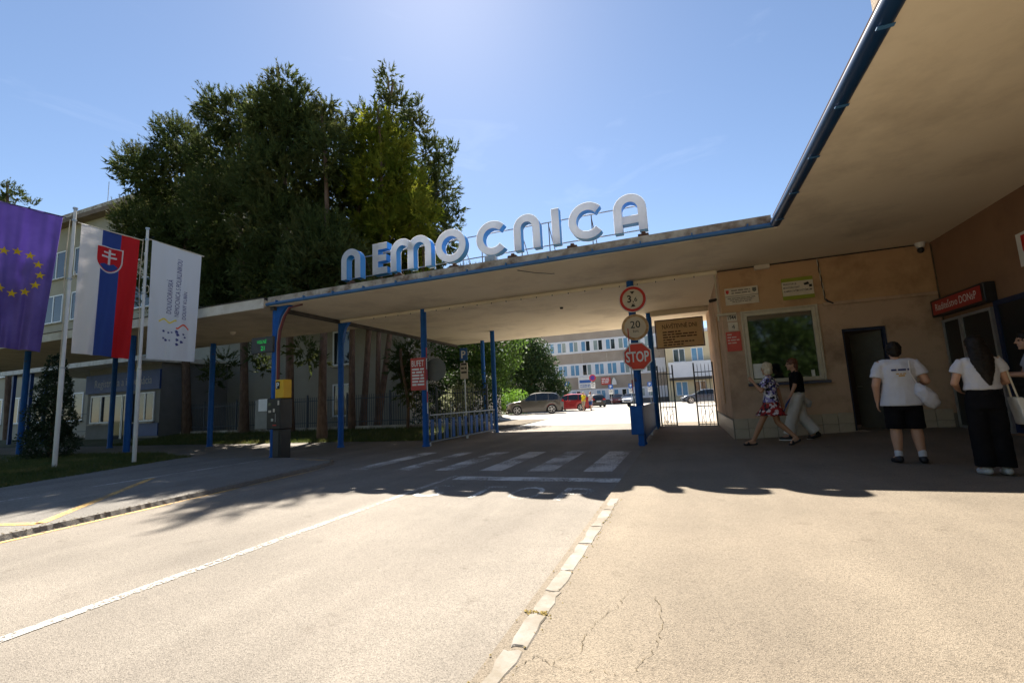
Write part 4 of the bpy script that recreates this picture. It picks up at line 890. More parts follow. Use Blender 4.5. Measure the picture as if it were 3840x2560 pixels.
for (x, z, w, h, m_) in ((-10.47, 1.43, 0.10, 0.08, mat('machine_screen', (0.10, 0.12, 0.08), None, 0.2)), (-10.46, 1.25, 0.09, 0.06, M_OFFWHITE), (-10.30, 1.26, 0.06, 0.09, M_OFFWHITE), (-10.36, 1.02, 0.07, 0.07, M_GALV), (-10.30, 0.90, 0.12, 0.03, M_RED), (-10.22, 1.0, 0.012, 0.22, M_GALV)):
    MB().box(x, 9.210, z, x + w, 9.219, z + h).build('control', m_, pm)
MB().box(-10.14, 9.210, 1.44, -10.09, 9.219, 1.56).build('sticker', M_OFFWHITE, pm)
t = thing('electrical_box', 'grey electrical box with a white notice beside the pay machine', 'box', (-11.2, 9.9, 0.8))
MB().box(-11.55, 9.72, 0.80, -11.0, 9.9, 1.62).build('housing', mat('box_grey', (0.23, 0.22, 0.19), (0.27, 0.26, 0.23), 0.6, 4), t, bevel=0.01)
MB().box(-11.40, 9.70, 1.30, -11.02, 9.717, 1.64).build('notice_sheet', M_WHITE, t)
t = thing('conduit_run', 'red and white conduits climbing the post behind the pay machine', 'conduit', (-10.7, 9.75, 0))
for k, (m_, dx) in enumerate(((mat('conduit_red', (0.26, 0.03, 0.025), None, 0.5), 0.0), (mat('conduit_maroon', (0.10, 0.02, 0.02), None, 0.5), 0.05), (mat('conduit_grey', (0.35, 0.33, 0.31), None, 0.5), -0.045))):
    MB().tube([(-10.70 + dx, 9.70, 0.05), (-10.70 + dx, 9.70, 3.2), (-10.66 + dx, 9.70, 3.55), (-10.50 + dx, 9.70, 3.95), (-10.30 + dx, 9.70, 4.18), (-9.9 + dx, 9.72, 4.22)], 0.024 if k < 2 else 0.014, 8).build('pipe', m_, t, smooth=True)
t = thing('led_counter_sign', 'dark sign with green lit digits on the front post', 'sign', (-11.2, 9.65, 2.95))
MB().box(-11.62, 9.60, 2.95, -10.80, 9.68, 3.41).build('housing', mat('led_housing', (0.06, 0.065, 0.065), None, 0.5), t, bevel=0.01)
M_LED = mat('green_led', (0.02, 0.25, 0.06), None, 0.5, emit=(0.02, 0.6, 0.10), estr=0.16)
b = MB(); text_on(b, 'VOĽNÉ', (-11.21, 9.595, 3.22), (1, 0, 0), (0, 0, 1), 0.10, width=0.36, align='c'); b.build('digits', M_LED, t); b = MB(); text_on(b, '21', (-11.17, 9.595, 3.02), (1, 0, 0), (0, 0, 1), 0.13, align='c', bold=0.01); b.build('digits', M_LED, t)
# parking sign on a thin pole beyond the railing
def pole_sign(name, label, x, y, zb, zt, w, plates, gz=0.0):
    t = thing(name, label, 'traffic sign', (x, y, gz)); MB().tube([(x, y, gz), (x, y, zt)], 0.03, 8).build('pole', M_GALV, t, smooth=True)
    for (z0, z1, m_, txt, mt) in plates:
        o = MB().box(x - w / 2, y - 0.06, z0, x + w / 2, y - 0.035, z1).build('plate', m_, t)
        b = MB()
        if txt == '#':
            for i in range(3): words_on(b, (x - w * 0.38, y - 0.064, z1 - 0.09 - i * (z1 - z0) * 0.26), (1, 0, 0), (0, 0, 1), w * 0.76, (z1 - z0) * 0.10, 3, seed=i)
        elif txt: text_on(b, txt, (x, y - 0.064, z0 + (z1 - z0) * 0.2), (1, 0, 0), (0, 0, 1), (z1 - z0) * 0.6, align='c', bold=0.02)
        if txt: b.build('lettering', mt, o)
    return t
pole_sign('parking_sign', 'blue P sign over a white plate on a thin pole by the railing', -8.62, 17.3, 0, 3.6, 0.34, [(3.05, 3.58, M_SIGNBLUE, 'P', M_WINK), (2.28, 2.95, M_OFFWHITE, '#', M_INK)])
# ================================================================== flags
def flagpole(label, x, y, top):
    t = thing('flagpole', label, 'flagpole', (x, y, 0.1), 'flagpoles on the lawn')
    MB().tube([(x, y, 0.1), (x, y, 2.6), (x, y, 2.62), (x, y, top)], [0.050, 0.050, 0.040, 0.034], 12).build('shaft', mat('flagpole_grey_paint', (0.60, 0.60, 0.58), (0.68, 0.67, 0.64), 0.45, 4), t, smooth=True)
    MB().tube([(x, y, top), (x, y, top + 0.04), (x, y, top + 0.041), (x, y, top + 0.08)], [0.036, 0.036, 0.055, 0.055], 10).build('cap', M_GALV, t)
    MB().tube([(x - 0.09, y - 0.05, top - 0.25), (x - 0.12, y - 0.07, top - 1.6), (x - 0.06, y - 0.04, top - 2.6), (x - 0.04, y - 0.03, 1.6)], 0.010, 6).build('halyard', M_FRAME, t, smooth=True)
    for z in (2.6, top - 1.9, top - 0.3): MB().tube([(x, y, z), (x, y, z + 0.05)], 0.052, 10).build('collar', M_GALV, t)
    MB().tube([(x + 0.09 + 0.09 * math.cos(a / 8 * 6.28), y + 0.02, top - 1.75 + 0.11 * math.sin(a / 8 * 6.28)) for a in range(9)], 0.010, 6).build('rope_loop', M_FRAME, t, smooth=True)
    return t
flagpole('tall grey flagpole between the purple blue flag and the tricolour', -14.74, 6.79, 6.82)
flagpole('tall grey flagpole carrying the purple blue flag, nearest the camera', -15.32, 5.37, 6.95)
flagpole('tall grey flagpole between the tricolour and the white flag', -14.16, 8.21, 6.65)
def flag_fn(p0, p1, zt0, zt1, zb0, zb1, waves, shrink=0.06):
    p0 = Vector((p0[0], p0[1], 0)); p1 = Vector((p1[0], p1[1], 0)); d = p1 - p0; nrm = Vector((d.y, -d.x, 0)).normalized()
    def f(u, v, eps=0.0):
        zt = zt0 + (zt1 - zt0) * u; zb = zb0 + (zb1 - zb0) * u
        w = 0.0
        for a, ku, kv, ph in waves: w += a * math.sin(ku * u + kv * v + ph) * (0.25 + 0.75 * v)
        q = p0 + d * u * (1 - shrink * v) + nrm * (w + eps); q.z = zt + (zb - zt) * v; return q
    return f
def flag(name, label, f, bands, m_rod):
    t = thing(name, label, 'flag', f(0.0, 0.0), None); nu, nv = 36, 48
    for (ua, ub, m_, nm) in bands:
        n = max(3, int(nu * (ub - ua))); b = MB()
        for e in (0.003, -0.003):
            vs = [f(ua + (ub - ua) * i / n, j / nv, e) for i in range(n + 1) for j in range(nv + 1)]
            fs = [(i * (nv + 1) + j, (i + 1) * (nv + 1) + j, (i + 1) * (nv + 1) + j + 1, i * (nv + 1) + j + 1) for i in range(n) for j in range(nv)]
            if e < 0: fs = [q[::-1] for q in fs]
            b.add(vs, fs)
        b.build(nm, m_, t, smooth=True, fix=False)
    MB().tube([f(-0.06, 0), f(1.05, 0)], 0.016, 8).build('top_rod', m_rod, t)
    return t
def decal(parent, f, outline, m_, name, eps=0.012, sub=True):
    V, F = fill_poly([outline]); bm_ = bmesh.new(); vv = [bm_.verts.new((x_, y_, 0)) for x_, y_ in V]
    for q in F: bm_.faces.new([vv[i] for i in q])
    for it in range(5):
        long_ = [e for e in bm_.edges if math.hypot((e.verts[0].co.x - e.verts[1].co.x), 3 * (e.verts[0].co.y - e.verts[1].co.y)) > 0.035]
        if not long_: break
        bmesh.ops.subdivide_edges(bm_, edges=long_, cuts=1); bmesh.ops.triangulate(bm_, faces=bm_.faces)
    bm_.verts.index_update(); b = MB(); b.add([f(v_.co.x, v_.co.y, eps) for v_ in bm_.verts], [tuple(v_.index for v_ in q.verts) for q in bm_.faces]); bm_.free()
    return b.build(name, m_, parent, fix=False)
M_FBLUE = mat('flag_eu_cloth', (0.19, 0.13, 0.42), (0.25, 0.18, 0.52), 0.8, 1.5, transl=0.45); M_STAR = mat('flag_star_yellow', (0.80, 0.55, 0.02), None, 0.8, transl=0.3)
M_FW = mat('flag_white_cloth', (0.80, 0.78, 0.78), None, 0.8, transl=0.35); M_FB = mat('flag_blue_cloth', (0.035, 0.08, 0.33), None, 0.8, transl=0.35); M_FR = mat('flag_red_cloth', (0.66, 0.014, 0.022), None, 0.8, transl=0.4)
fe = flag_fn((-15.27, 5.42), (-14.85, 6.60), 6.68, 6.60, 3.12, 3.02, [(0.085, 11, -1.8, 0.4), (0.055, 21, 3.0, 1.0), (0.03, 37, -2.0, 0.5), (0.05, 5, 3, 2)], 0.16)
te = flag('european_flag', 'purple blue flag with a ring of yellow stars at the left edge', fe, [(0, 1, M_FBLUE, 'cloth')], mat('rod_navy', (0.03, 0.02, 0.08), None, 0.6))
for k in range(12):
    a = 2 * math.pi * k / 12; cu, cv = 0.43 + 0.37 * math.cos(a), 0.47 + 0.15 * math.sin(a)
    ol = [(cu + (0.088 if i % 2 == 0 else 0.035) * math.sin(math.pi * i / 5), cv - (0.031 if i % 2 == 0 else 0.0125) * math.cos(math.pi * i / 5)) for i in range(10)]
    decal(te, fe, ol, M_STAR, 'star')
fs_ = flag_fn((-14.69, 6.92), (-14.23, 8.06), 6.50, 6.34, 3.02, 2.90, [(0.06, 8, -2.4, 0.3), (0.04, 17, 4, 1.0), (0.022, 31, 6, 0.4)])
ts = flag('slovak_flag', 'white blue and red vertical tricolour with a shield, second flag from the left', fs_, [(0, 0.355, M_FW, 'white_band'), (0.355, 0.68, M_FB, 'blue_band'), (0.68, 1.0, M_FR, 'red_band')], M_FRAME)
def shp(cu, cv, w, h): return [(cu - w, cv - h), (cu + w, cv - h)] + [(cu + w * math.cos(a), cv - h * 0.05 + h * 1.05 * math.sin(a)) for a in [math.pi * i / 14 for i in range(15)]]
decal(ts, fs_, shp(0.50, 0.235, 0.235, 0.105), M_FW, 'shield_border', 0.010)
decal(ts, fs_, shp(0.50, 0.234, 0.21, 0.096), M_FR, 'shield', 0.015)
hl = [(0.50 + 0.185 * math.cos(math.pi * i / 14), 0.24 + 0.085 * math.sin(math.pi * i / 14)) for i in range(15)]
hl = [(u, v) for u, v in hl if v > 0.285]; hl = [(0.66, 0.285), ] + hl + [(0.34, 0.285), (0.42, 0.268), (0.50, 0.275), (0.58, 0.262)]
decal(ts, fs_, hl, M_FB, 'shield_hills', 0.019)
def bar(u0, v0, u1, v1): return [(u0, v0), (u1, v0), (u1, v1), (u0, v1)]
decal(ts, fs_, bar(0.48, 0.15, 0.52, 0.272), M_FW, 'cross_upright', 0.020); decal(ts, fs_, bar(0.40, 0.172, 0.60, 0.186), M_FW, 'cross_bar', 0.021); decal(ts, fs_, bar(0.37, 0.205, 0.63, 0.22), M_FW, 'cross_bar', 0.022)
fw_ = flag_fn((-14.08, 8.30), (-13.28, 9.20), 6.38, 6.04, 2.92, 2.82, [(0.04, 6, -2.6, 0.3), (0.02, 15, 5, 1.0), (0.012, 27, -7, 1.0)])
M_FWB = mat('white_banner_cloth', (0.74, 0.76, 0.82), None, 0.8, transl=0.25)
tw_ = flag('hospital_flag', 'white flag with blue sideways lettering, third from the left', fw_, [(0, 1, M_FWB, 'cloth')], M_FRAME)
M_FINK = mat('flag_ink_blue', (0.05, 0.06, 0.22), None, 0.8); wf, hf = 1.2, 3.3
for s, u0, v0, v1, hgt in (('DOLNOORAVSKÁ', 0.46, 0.60, 0.30, 0.10), ('NEMOCNICA S POLIKLINIKOU', 0.62, 0.615, 0.10, 0.10), ('DOLNÝ KUBÍN', 0.76, 0.63, 0.38, 0.075)):
    V, F, w = text2d(s, 0.0); b = MB(); b.add([fw_(u0 - y * hgt, v0 + (v1 - v0) * x / w, 0.010) for x, y in V], F); b.build('lettering', M_FINK, tw_, fix=False)
def ribbon(pts, w, m_, nm):
    L_, R_ = stroke(pts, w); b = MB(); vs = []
    for l, r in zip(L_, R_): vs += [fw_(l[0], l[1], 0.010), fw_(r[0], r[1], 0.010)]
    b.add(vs, [(2 * i, 2 * i + 1, 2 * i + 3, 2 * i + 2) for i in range(len(pts) - 1)]); b.build(nm, m_, tw_, fix=False)
ribbon([(0.22 + 0.03 * i, 0.665 + 0.014 * math.sin(i * 0.8 + 2)) for i in range(13)], 0.014, mat('flag_ink_yellow', (0.75, 0.62, 0.08), None, 0.8), 'yellow_swoosh')
ribbon([(0.58 + 0.025 * i, 0.70 - 0.020 * math.cos(i * 0.62 + 2.6)) for i in range(11)], 0.014, mat('flag_ink_red', (0.75, 0.08, 0.02), None, 0.8), 'red_swoosh')
for k, (u, v, r_) in enumerate(((0.33, 0.755, .035), (0.43, 0.765, .03), (0.50, 0.76, .025), (0.60, 0.75, .05), (0.63, 0.775, .05), (0.74, 0.765, .03), (0.77, 0.79, .03), (0.33, 0.815, .03), (0.38, 0.83, .04), (0.46, 0.83, .025), (0.62, 0.82, .045), (0.71, 0.835, .045), (0.62, 0.86, .045))):
    decal(tw_, fw_, [(u + r_ * math.cos(2 * math.pi * i / 9) * (1 if i % 2 else 0.6), v + r_ * 0.36 * math.sin(2 * math.pi * i / 9) * (0.6 if i % 3 else 1)) for i in range(9)], M_FINK, 'emblem_mark')

# ================================================================== hospital across the courtyard
HY = 77.0; GZ = 0.1
M_HW = mat('spandrel_brown', (0.34, 0.285, 0.23), (0.39, 0.33, 0.27), 0.9, 0.6, c3=(0.29, 0.24, 0.19), scale3=0.25)
M_HWHITE = mat('hospital_white_panel', (0.72, 0.74, 0.78), (0.66, 0.68, 0.73), 0.6, 0.5)
hb = thing('main_hospital_building', 'three storey hospital block with brown bands and blue panes across the courtyard', 'building', (-20, 82, 0))
MB().box(-60, HY, -0.2, -2.5, 95, 13.2).build('wall', M_HW, hb)
MB().box(-60.3, HY - 0.35, 13.203, -2.2, 95.3, 13.5).build('roof_edge', M_CONC, hb)
for i, (z0, z1) in enumerate(((9.0, 11.0), (4.9, 7.0), (0.95, 2.55))): MB().box(-60, HY - 0.10, z0 - 0.12, -2.52, HY - 0.003, z1 + 0.1).build('window_band', M_HWHITE, hb)
MB().box(-60, HY - 0.2, -0.1, -2.52, HY - 0.004, 0.80).build('plinth', mat('hospital_plinth', (0.11, 0.10, 0.095), (0.15, 0.14, 0.13), 0.9, 2), hb)
for x in np.arange(-58, -3, 4.2):
    for z0, z1 in ((7.1, 8.86), (2.67, 4.76)): MB().box(x, HY - 0.04, z0, x + 0.12, HY - 0.003, z1).build('panel_joint', M_CONC, hb)
rnd = random.Random(12)
for r_, (z0, z1) in enumerate(((9.08, 10.92), (4.98, 6.92), (1.05, 2.48))):
    x = -26.5
    while x < -4.2:
        if r_ == 2 and -16.5 < x < -15: x += 2.1; continue
        w = 1.62; b = MB(); y = HY - 0.10
        b.box(x, y - 0.05, z0, x + 0.09, y - 0.004, z1); b.box(x + w - 0.09, y - 0.05, z0, x + w, y - 0.004, z1); b.box(x + w / 2 - 0.06, y - 0.05, z0, x + w / 2 + 0.06, y - 0.004, z1); b.box(x + 0.09, y - 0.05, z1 - 0.1, x + w - 0.09, y - 0.006, z1); b.box(x + 0.09, y - 0.05, z0, x + w - 0.09, y - 0.006, z0 + 0.1)
        o = b.build('window', M_WFRAME, hb)
        for k in range(2):
            mg = rnd.choice((M_GLASS_B, M_GLASS_G, M_GLASS_G, M_GLASS_B, M_GLASS_D))
            MB().box(x + 0.1 + k * w / 2, y - 0.02, z0 + 0.11, x + w / 2 - 0.07 + k * w / 2, y - 0.012, z1 - 0.11).build('pane', mg, o)
        x += 2.1
b2 = thing('balcony_block', 'pale yellow block with a white balcony seen through the foot gate', 'building', (8, 80, 0))
MB().box(-2.3, 74.0, -0.2, 28, 95, 10.3).build('wall', mat('pale_yellow_render', (0.62, 0.52, 0.33), (0.66, 0.56, 0.37), 0.9, 0.5), b2)
MB().box(-2.6, 73.2, 10.303, 28.3, 95, 10.75).build('roof_edge', M_HWHITE, b2)
MB().box(-2.0, 72.6, 3.6, 28, 72.75, 5.9).build('balcony_parapet', M_HWHITE, b2)
MB().box(-2.0, 72.5, 3.2, 28, 73.99, 3.55).build('balcony_slab', mat('slab_dark', (0.08, 0.07, 0.06), None, 0.9), b2)
for k, x in enumerate(np.arange(-1.2, 14, 2.6)):
    for z0, z1 in ((6.0, 8.0), (0.9, 3.0)):
        casement(b2, x, z0, x + 1.7, z1, 74.0, 2, mg=(M_GLASS_B, M_GLASS_D)[(k + (z0 > 3)) % 2])
# courtyard sign posts
pl = [(M_SIGNBLUE, 'P', M_WINK)]
def court_sign(label, x, y, zc): return pole_sign('parking_sign', label, x, y, 0, zc + 0.45, 0.62, [(zc - 0.2, zc + 0.42, M_SIGNBLUE, 'P', M_WINK), (zc - 0.95, zc - 0.25, M_WHITE, '#', M_INK)], GZ)
court_sign('blue P sign with white plate just right of the conifer', -14.9, 60.9, 3.15)
court_sign('blue P sign with white plate right of the two walkers', -9.9, 66.5, 2.55)
court_sign('blue P sign with white plate close left of the STOP post', -7.2, 67.5, 2.55)
court_sign('blue P sign with white plate between the two right drive posts', -4.6, 68.0, 2.65)
t = pole_sign('no_parking_sign', 'round purple red no parking sign over a white plate', -12.7, 68, 0, 4.6, 0.66, [(2.6, 3.5, M_WHITE, '#', M_INK)], GZ)
b = MB(); b.prism([(-12.7 + 0.5 * math.cos(2 * math.pi * i / 24), 4.15 + 0.5 * math.sin(2 * math.pi * i / 24)) for i in range(24)], 'y', 67.9, 67.93); o = b.build('disc', M_RED, t)
b = MB(); b.prism([(-12.7 + 0.36 * math.cos(2 * math.pi * i / 24), 4.15 + 0.36 * math.sin(2 * math.pi * i / 24)) for i in range(24)], 'y', 67.89, 67.897); b.build('disc_field', mat('sign_violet', (0.08, 0.03, 0.25), None, 0.5), o)
t = thing('entrance_board', 'large white and blue information board on the hospital facade', 'sign', (-15.5, 76.8, 3.2)); MB().box(-16.8, 76.7, 2.75, -14.45, 76.8, 4.75).build('board', M_WHITE, t)
b = MB(); b.box(-16.6, 76.68, 3.75, -14.6, 76.698, 4.25)
for i in range(2): words_on(b, (-16.5, 76.69, 3.35 - i * 0.28), (1, 0, 0), (0, 0, 1), 1.7, 0.13, 3, seed=90 + i)
b.build('lettering', M_SIGNBLUE, t)
t = thing('red_board', 'red board with pale lettering on the hospital facade', 'sign', (-12.2, 76.8, 3.2)); MB().box(-12.9, 76.6, 3.25, -11.35, 76.7, 4.45).build('board', M_PLATERED, t)
b = MB()
for i in range(3): words_on(b, (-12.8, 76.58, 4.15 - i * 0.3), (1, 0, 0), (0, 0, 1), 1.2, 0.15, 3, seed=95 + i)
b.build('lettering', M_WINK, t)
t = thing('white_emblem', 'white tower shaped emblem right of the red board', 'sign', (-10.8, 76.8, 3.2)); b = MB(); b.prism([(-11.2, 3.2), (-10.4, 3.2), (-10.45, 3.7), (-10.6, 4.1), (-10.8, 4.4), (-11.0, 4.1), (-11.15, 3.7)], 'y', 76.6, 76.7); b.build('plate', M_WHITE, t)

# ================================================================== cars
M_TYRE = mat('tyre_rubber', (0.012, 0.012, 0.012), (0.02, 0.02, 0.02), 0.85, 20); M_RIM = mat('alloy_rim', (0.55, 0.55, 0.56), None, 0.3, metal=0.8)
M_CGLASS = mat('car_glass', (0.012, 0.016, 0.018), None, 0.03, spec=0.5, ior=1.7); M_LENS = mat('lamp_lens_red', (0.45, 0.01, 0.01), None, 0.2); M_HEAD = mat('head_lamp_clear', (0.75, 0.77, 0.8), None, 0.1)
M_TRIM = mat('car_black_trim', (0.015, 0.015, 0.016), None, 0.6)
def car(label, x, y, z, heading, L, Wd, H, paint, suv=True, wheel_r=0.35):
    """heading: direction the bonnet points, degrees from +X; built along local +x = front"""
    t = thing('parked_car', label, 'car', (x, y, z), 'cars in the hospital courtyard')
    T = Matrix.Translation((x, y, z)) @ Matrix.Rotation(R(heading), 4, 'Z')
    hw = Wd / 2; xf, xr = L / 2, -L / 2; wf, wr = L * 0.31, -L * 0.29; belt = H * 0.63; hood = H * 0.585
    def lerp(tab, s):
        for (a, va), (b_, vb) in zip(tab[:-1], tab[1:]):
            if s <= b_: return va + (vb - va) * ((s - a) / (b_ - a))
        return tab[-1][1]
    if suv: top = [(-0.5, 0.54), (-0.485, 0.66), (-0.44, 0.80), (-0.385, 0.93), (-0.30, 0.975), (-0.12, 1.0), (0.0, 0.985), (0.07, 0.93), (0.21, 0.66), (0.235, 0.635), (0.38, 0.585), (0.46, 0.52), (0.49, 0.44), (0.5, 0.36)]
    else: top = [(-0.5, 0.50), (-0.485, 0.62), (-0.42, 0.68), (-0.36, 0.74), (-0.24, 0.95), (-0.12, 1.0), (0.02, 0.985), (0.08, 0.94), (0.23, 0.66), (0.26, 0.63), (0.40, 0.57), (0.475, 0.48), (0.5, 0.36)]
    wid = [(-0.5, 0.80), (-0.46, 0.93), (-0.35, 0.99), (0.0, 1.0), (0.35, 0.98), (0.45, 0.90), (0.5, 0.72)]
    N = 64; rows = []
    for i in range(N + 1):
        s = -0.5 + i / N; xx = s * L; zt = lerp(top, s) * H; w = lerp(wid, s) * hw; zb = 0.20 * H / 1.6 + (0.10 if abs(s) > 0.46 else 0)
        for wx in (wf, wr):
            dd = abs(xx - wx); ra = wheel_r * 1.13
            if dd < ra: zb = max(zb, wheel_r + math.sqrt(ra * ra - dd * dd))
        bl = min(belt, zt - 0.02); mid = zb + (bl - zb) * 0.55; cab = max(0.0, zt - belt)
        wt = w * (1 - 0.34 * min(1, cab / (H * 0.4))) if cab > 0.03 else w * 0.93
        rows.append([(xx, w * 0.96, zb), (xx, w, mid), (xx, w * 0.975, bl), (xx, wt, zt - 0.06 * min(1, cab * 4)), (xx, wt * 0.6, zt), (xx, 0, zt + 0.012)])
    b = MB(); b.T = T; gl_ = {}; k = len(rows[0]); vs = []
    for r_ in rows: vs += [(a, w, c) for a, w, c in r_] + [(a, -w, c) for a, w, c in r_[:-1]]
    st_ = k + k - 1; fs = []; gf = []; 
    def idx(i, j, side): return i * st_ + (j if side > 0 or j == k - 1 else k + j)
    for i in range(N):
        s = -0.5 + (i + 0.5) / N
        for j in range(k - 1):
            for side in (1, -1):
                q = (idx(i, j, side), idx(i + 1, j, side), idx(i + 1, j + 1, side), idx(i, j + 1, side)); q = q if side < 0 else q[::-1]
                z4 = [vs[n][2] for n in q]; glass = False
                if j == 2 and min(rows[i][3][2], rows[i + 1][3][2]) > belt + 0.10:
                    lo_, hi_ = (-0.40, 0.16) if suv else (-0.30, 0.18)
                    glass = lo_ < s < hi_ and not any(abs(s - p_) < 0.009 for p_ in (-0.24, -0.02)) 
                if j in (3, 4) and ((0.075 < s < 0.20) or (s < -0.395 and s > -0.47 and suv) or ((not suv) and -0.345 < s < -0.25)): glass = True
                
                if glass: gl_.setdefault((side, sum(s > p_ for p_ in (-0.24, -0.02))) if j == 2 else ('f' if s > 0 else 'r',), []).append(q)
                else: fs.append(q)
    fs.append(tuple(idx(0, j, 1) for j in range(k)) + tuple(idx(0, j, -1) for j in range(k - 2, -1, -1)))
    fs.append(tuple(idx(N, j, -1) for j in range(k - 1)) + tuple(idx(N, j, 1) for j in range(k - 1, -1, -1)))
    b.add(vs, fs)
    body = b.build('body', paint, t, smooth=True)
    for key, qs in gl_.items():
        used = sorted({n for q in qs for n in q}); mp_ = {n: i for i, n in enumerate(used)}; g_ = MB(); g_.T = T
        g_.add([vs[n] for n in used], [tuple(mp_[n] for n in q) for q in qs]); g_.build('window' if len(key) == 2 else 'windscreen', M_CGLASS, t, smooth=True)
    b = MB(); b.T = T; b.box(xr + 0.08, -hw * 0.9, 0.17, xf - 0.1, hw * 0.9, 0.52); b.build('underbody', M_TRIM, t)
    for wx in (wf, wr):
        for sd in (1, -1):
            b = MB(); b.T = T; yw = sd * (hw - 0.12)
            b.tube([(wx, yw - 0.11, wheel_r), (wx, yw - 0.08, wheel_r), (wx, yw + 0.08, wheel_r), (wx, yw + 0.11, wheel_r)], [wheel_r * 0.93, wheel_r, wheel_r, wheel_r * 0.93], 24); wl = b.build('wheel', M_TYRE, t, smooth=True)
            b = MB(); b.T = T; yo = yw + sd * 0.115; b.tube([(wx, yo - sd * 0.02, wheel_r), (wx, yo, wheel_r)], wheel_r * 0.20, 12)
            for a in range(5):
                an = 2 * math.pi * a / 5; c_, s_ = math.cos(an), math.sin(an); r1, r2 = wheel_r * 0.16, wheel_r * 0.66
                px_, pz_ = -s_ * 0.035, c_ * 0.035; v8 = []
                for yy in (yo - sd * 0.02, yo + sd * 0.001):
                    v8 += [(wx + c_ * r1 + px_, yy, wheel_r + s_ * r1 + pz_), (wx + c_ * r1 - px_, yy, wheel_r + s_ * r1 - pz_), (wx + c_ * r2 - px_, yy, wheel_r + s_ * r2 - pz_), (wx + c_ * r2 + px_, yy, wheel_r + s_ * r2 + pz_)]
                b.add(v8, [(0, 1, 2, 3), (7, 6, 5, 4), (0, 4, 5, 1), (1, 5, 6, 2), (2, 6, 7, 3), (3, 7, 4, 0)])
            nr = 24; v_ = []
            for q in range(nr):
                an = 2 * math.pi * q / nr
                for rr_ in (0.64, 0.74): v_.append((wx + math.cos(an) * wheel_r * rr_, yo, wheel_r + math.sin(an) * wheel_r * rr_))
            b.add(v_, [(2 * q, 2 * q + 1, (2 * q + 3) % (2 * nr), (2 * q + 2) % (2 * nr)) for q in range(nr)]); b.build('rim', M_RIM, wl)
    for sd in (1, -1):
        b = MB(); b.T = T; b.box(xr - 0.015, sd * hw * 0.52, H * 0.53, xr + 0.16, sd * hw * 0.91, H * 0.63); b.build('tail_light', M_LENS, t, bevel=0.015)
        b = MB(); b.T = T; b.box(xf - 0.20, sd * hw * 0.48, H * 0.40, xf - 0.015, sd * hw * 0.86, H * 0.475); b.build('headlight', M_HEAD, t, bevel=0.015)
        b = MB(); b.T = T; b.box(L * 0.17, sd * (hw + 0.0), belt, L * 0.21, sd * (hw + 0.17), belt + 0.13); b.build('door_mirror', paint, t, bevel=0.02)
        for hx in (-0.08, 0.11):
            b = MB(); b.T = T; b.box(L * hx - 0.1, sd * (hw * 0.975), belt - 0.13, L * hx + 0.08, sd * (hw * 0.975 + 0.03), belt - 0.10); b.build('door_handle', M_TRIM, t)
    b = MB(); b.T = T; b.box(xf - 0.06, -hw * 0.5, H * 0.26, xf + 0.005, hw * 0.5, H * 0.36); b.build('grille', M_TRIM, t)
    b = MB(); b.T = T; b.box(xr - 0.02, -0.26, H * 0.40, xr + 0.03, 0.26, H * 0.40 + 0.11); b.build('number_plate', M_WHITE, t)
    return t
def paint(n, c): return mat(n, c, None, 0.28, metal=0.35, coat=0.6)
car('grey brown SUV parked side on behind the railing post', -11.9, 36.9, GZ, 196, 4.75, 1.9, 1.78, paint('paint_grey_brown', (0.10, 0.09, 0.078)), True, 0.38)
car('red hatchback behind the grey brown SUV', -10.2, 41.8, GZ, 184, 4.3, 1.8, 1.58, paint('paint_red', (0.34, 0.012, 0.018)), True, 0.33)
car('dark car parked by the facade behind the walkers', -10.1, 55.0, GZ, 110, 4.3, 1.8, 1.55, paint('paint_black', (0.02, 0.02, 0.024)), True, 0.33)
car('white car facing the courtyard left of the STOP post', -7.6, 68.8, GZ, -95, 4.2, 1.8, 1.5, paint('paint_white', (0.70, 0.72, 0.75)), False, 0.32)
car('dark red car half hidden beside the white car', -9.5, 70.0, GZ, -92, 4.2, 1.8, 1.5, paint('paint_maroon', (0.16, 0.012, 0.016)), True, 0.32)
car('dark blue saloon side on behind the foot gate', 1.9, 54.3, GZ, 187, 4.7, 1.82, 1.5, paint('paint_dark_blue', (0.03, 0.05, 0.09)), False, 0.34)
car('silver car behind the dark blue saloon', 2.6, 60.5, GZ, 184, 4.4, 1.8, 1.5, paint('paint_silver', (0.5, 0.53, 0.56)), False, 0.33)
# ================================================================== vegetation
def tufts(P, A, rng, L, M, blen, bw):
    """P tuft bases, A axes (unit); M needle blades per tuft -> verts, tris"""
    T = len(P); t = rng.uniform(0.05, 1.0, (T, M)); B = P[:, None, :] + A[:, None, :] * (t * L[:, None])[:, :, None]
    rv = rng.normal(size=(T, M, 3)); rv -= (rv * A[:, None, :]).sum(2, keepdims=True) * A[:, None, :]; rv /= np.linalg.norm(rv, axis=2, keepdims=True) + 1e-9
    D = A[:, None, :] * 0.85 + rv * 0.62; D /= np.linalg.norm(D, axis=2, keepdims=True)
    l = blen * rng.uniform(0.6, 1.25, (T, M)); tip = B + D * l[:, :, None]
    W_ = np.cross(D, rng.normal(size=(T, M, 3))); W_ /= np.linalg.norm(W_, axis=2, keepdims=True) + 1e-9; W_ *= bw
    V = np.stack([B - W_, B + W_, tip], 2).reshape(-1, 3); return V, np.arange(len(V)).reshape(-1, 3)
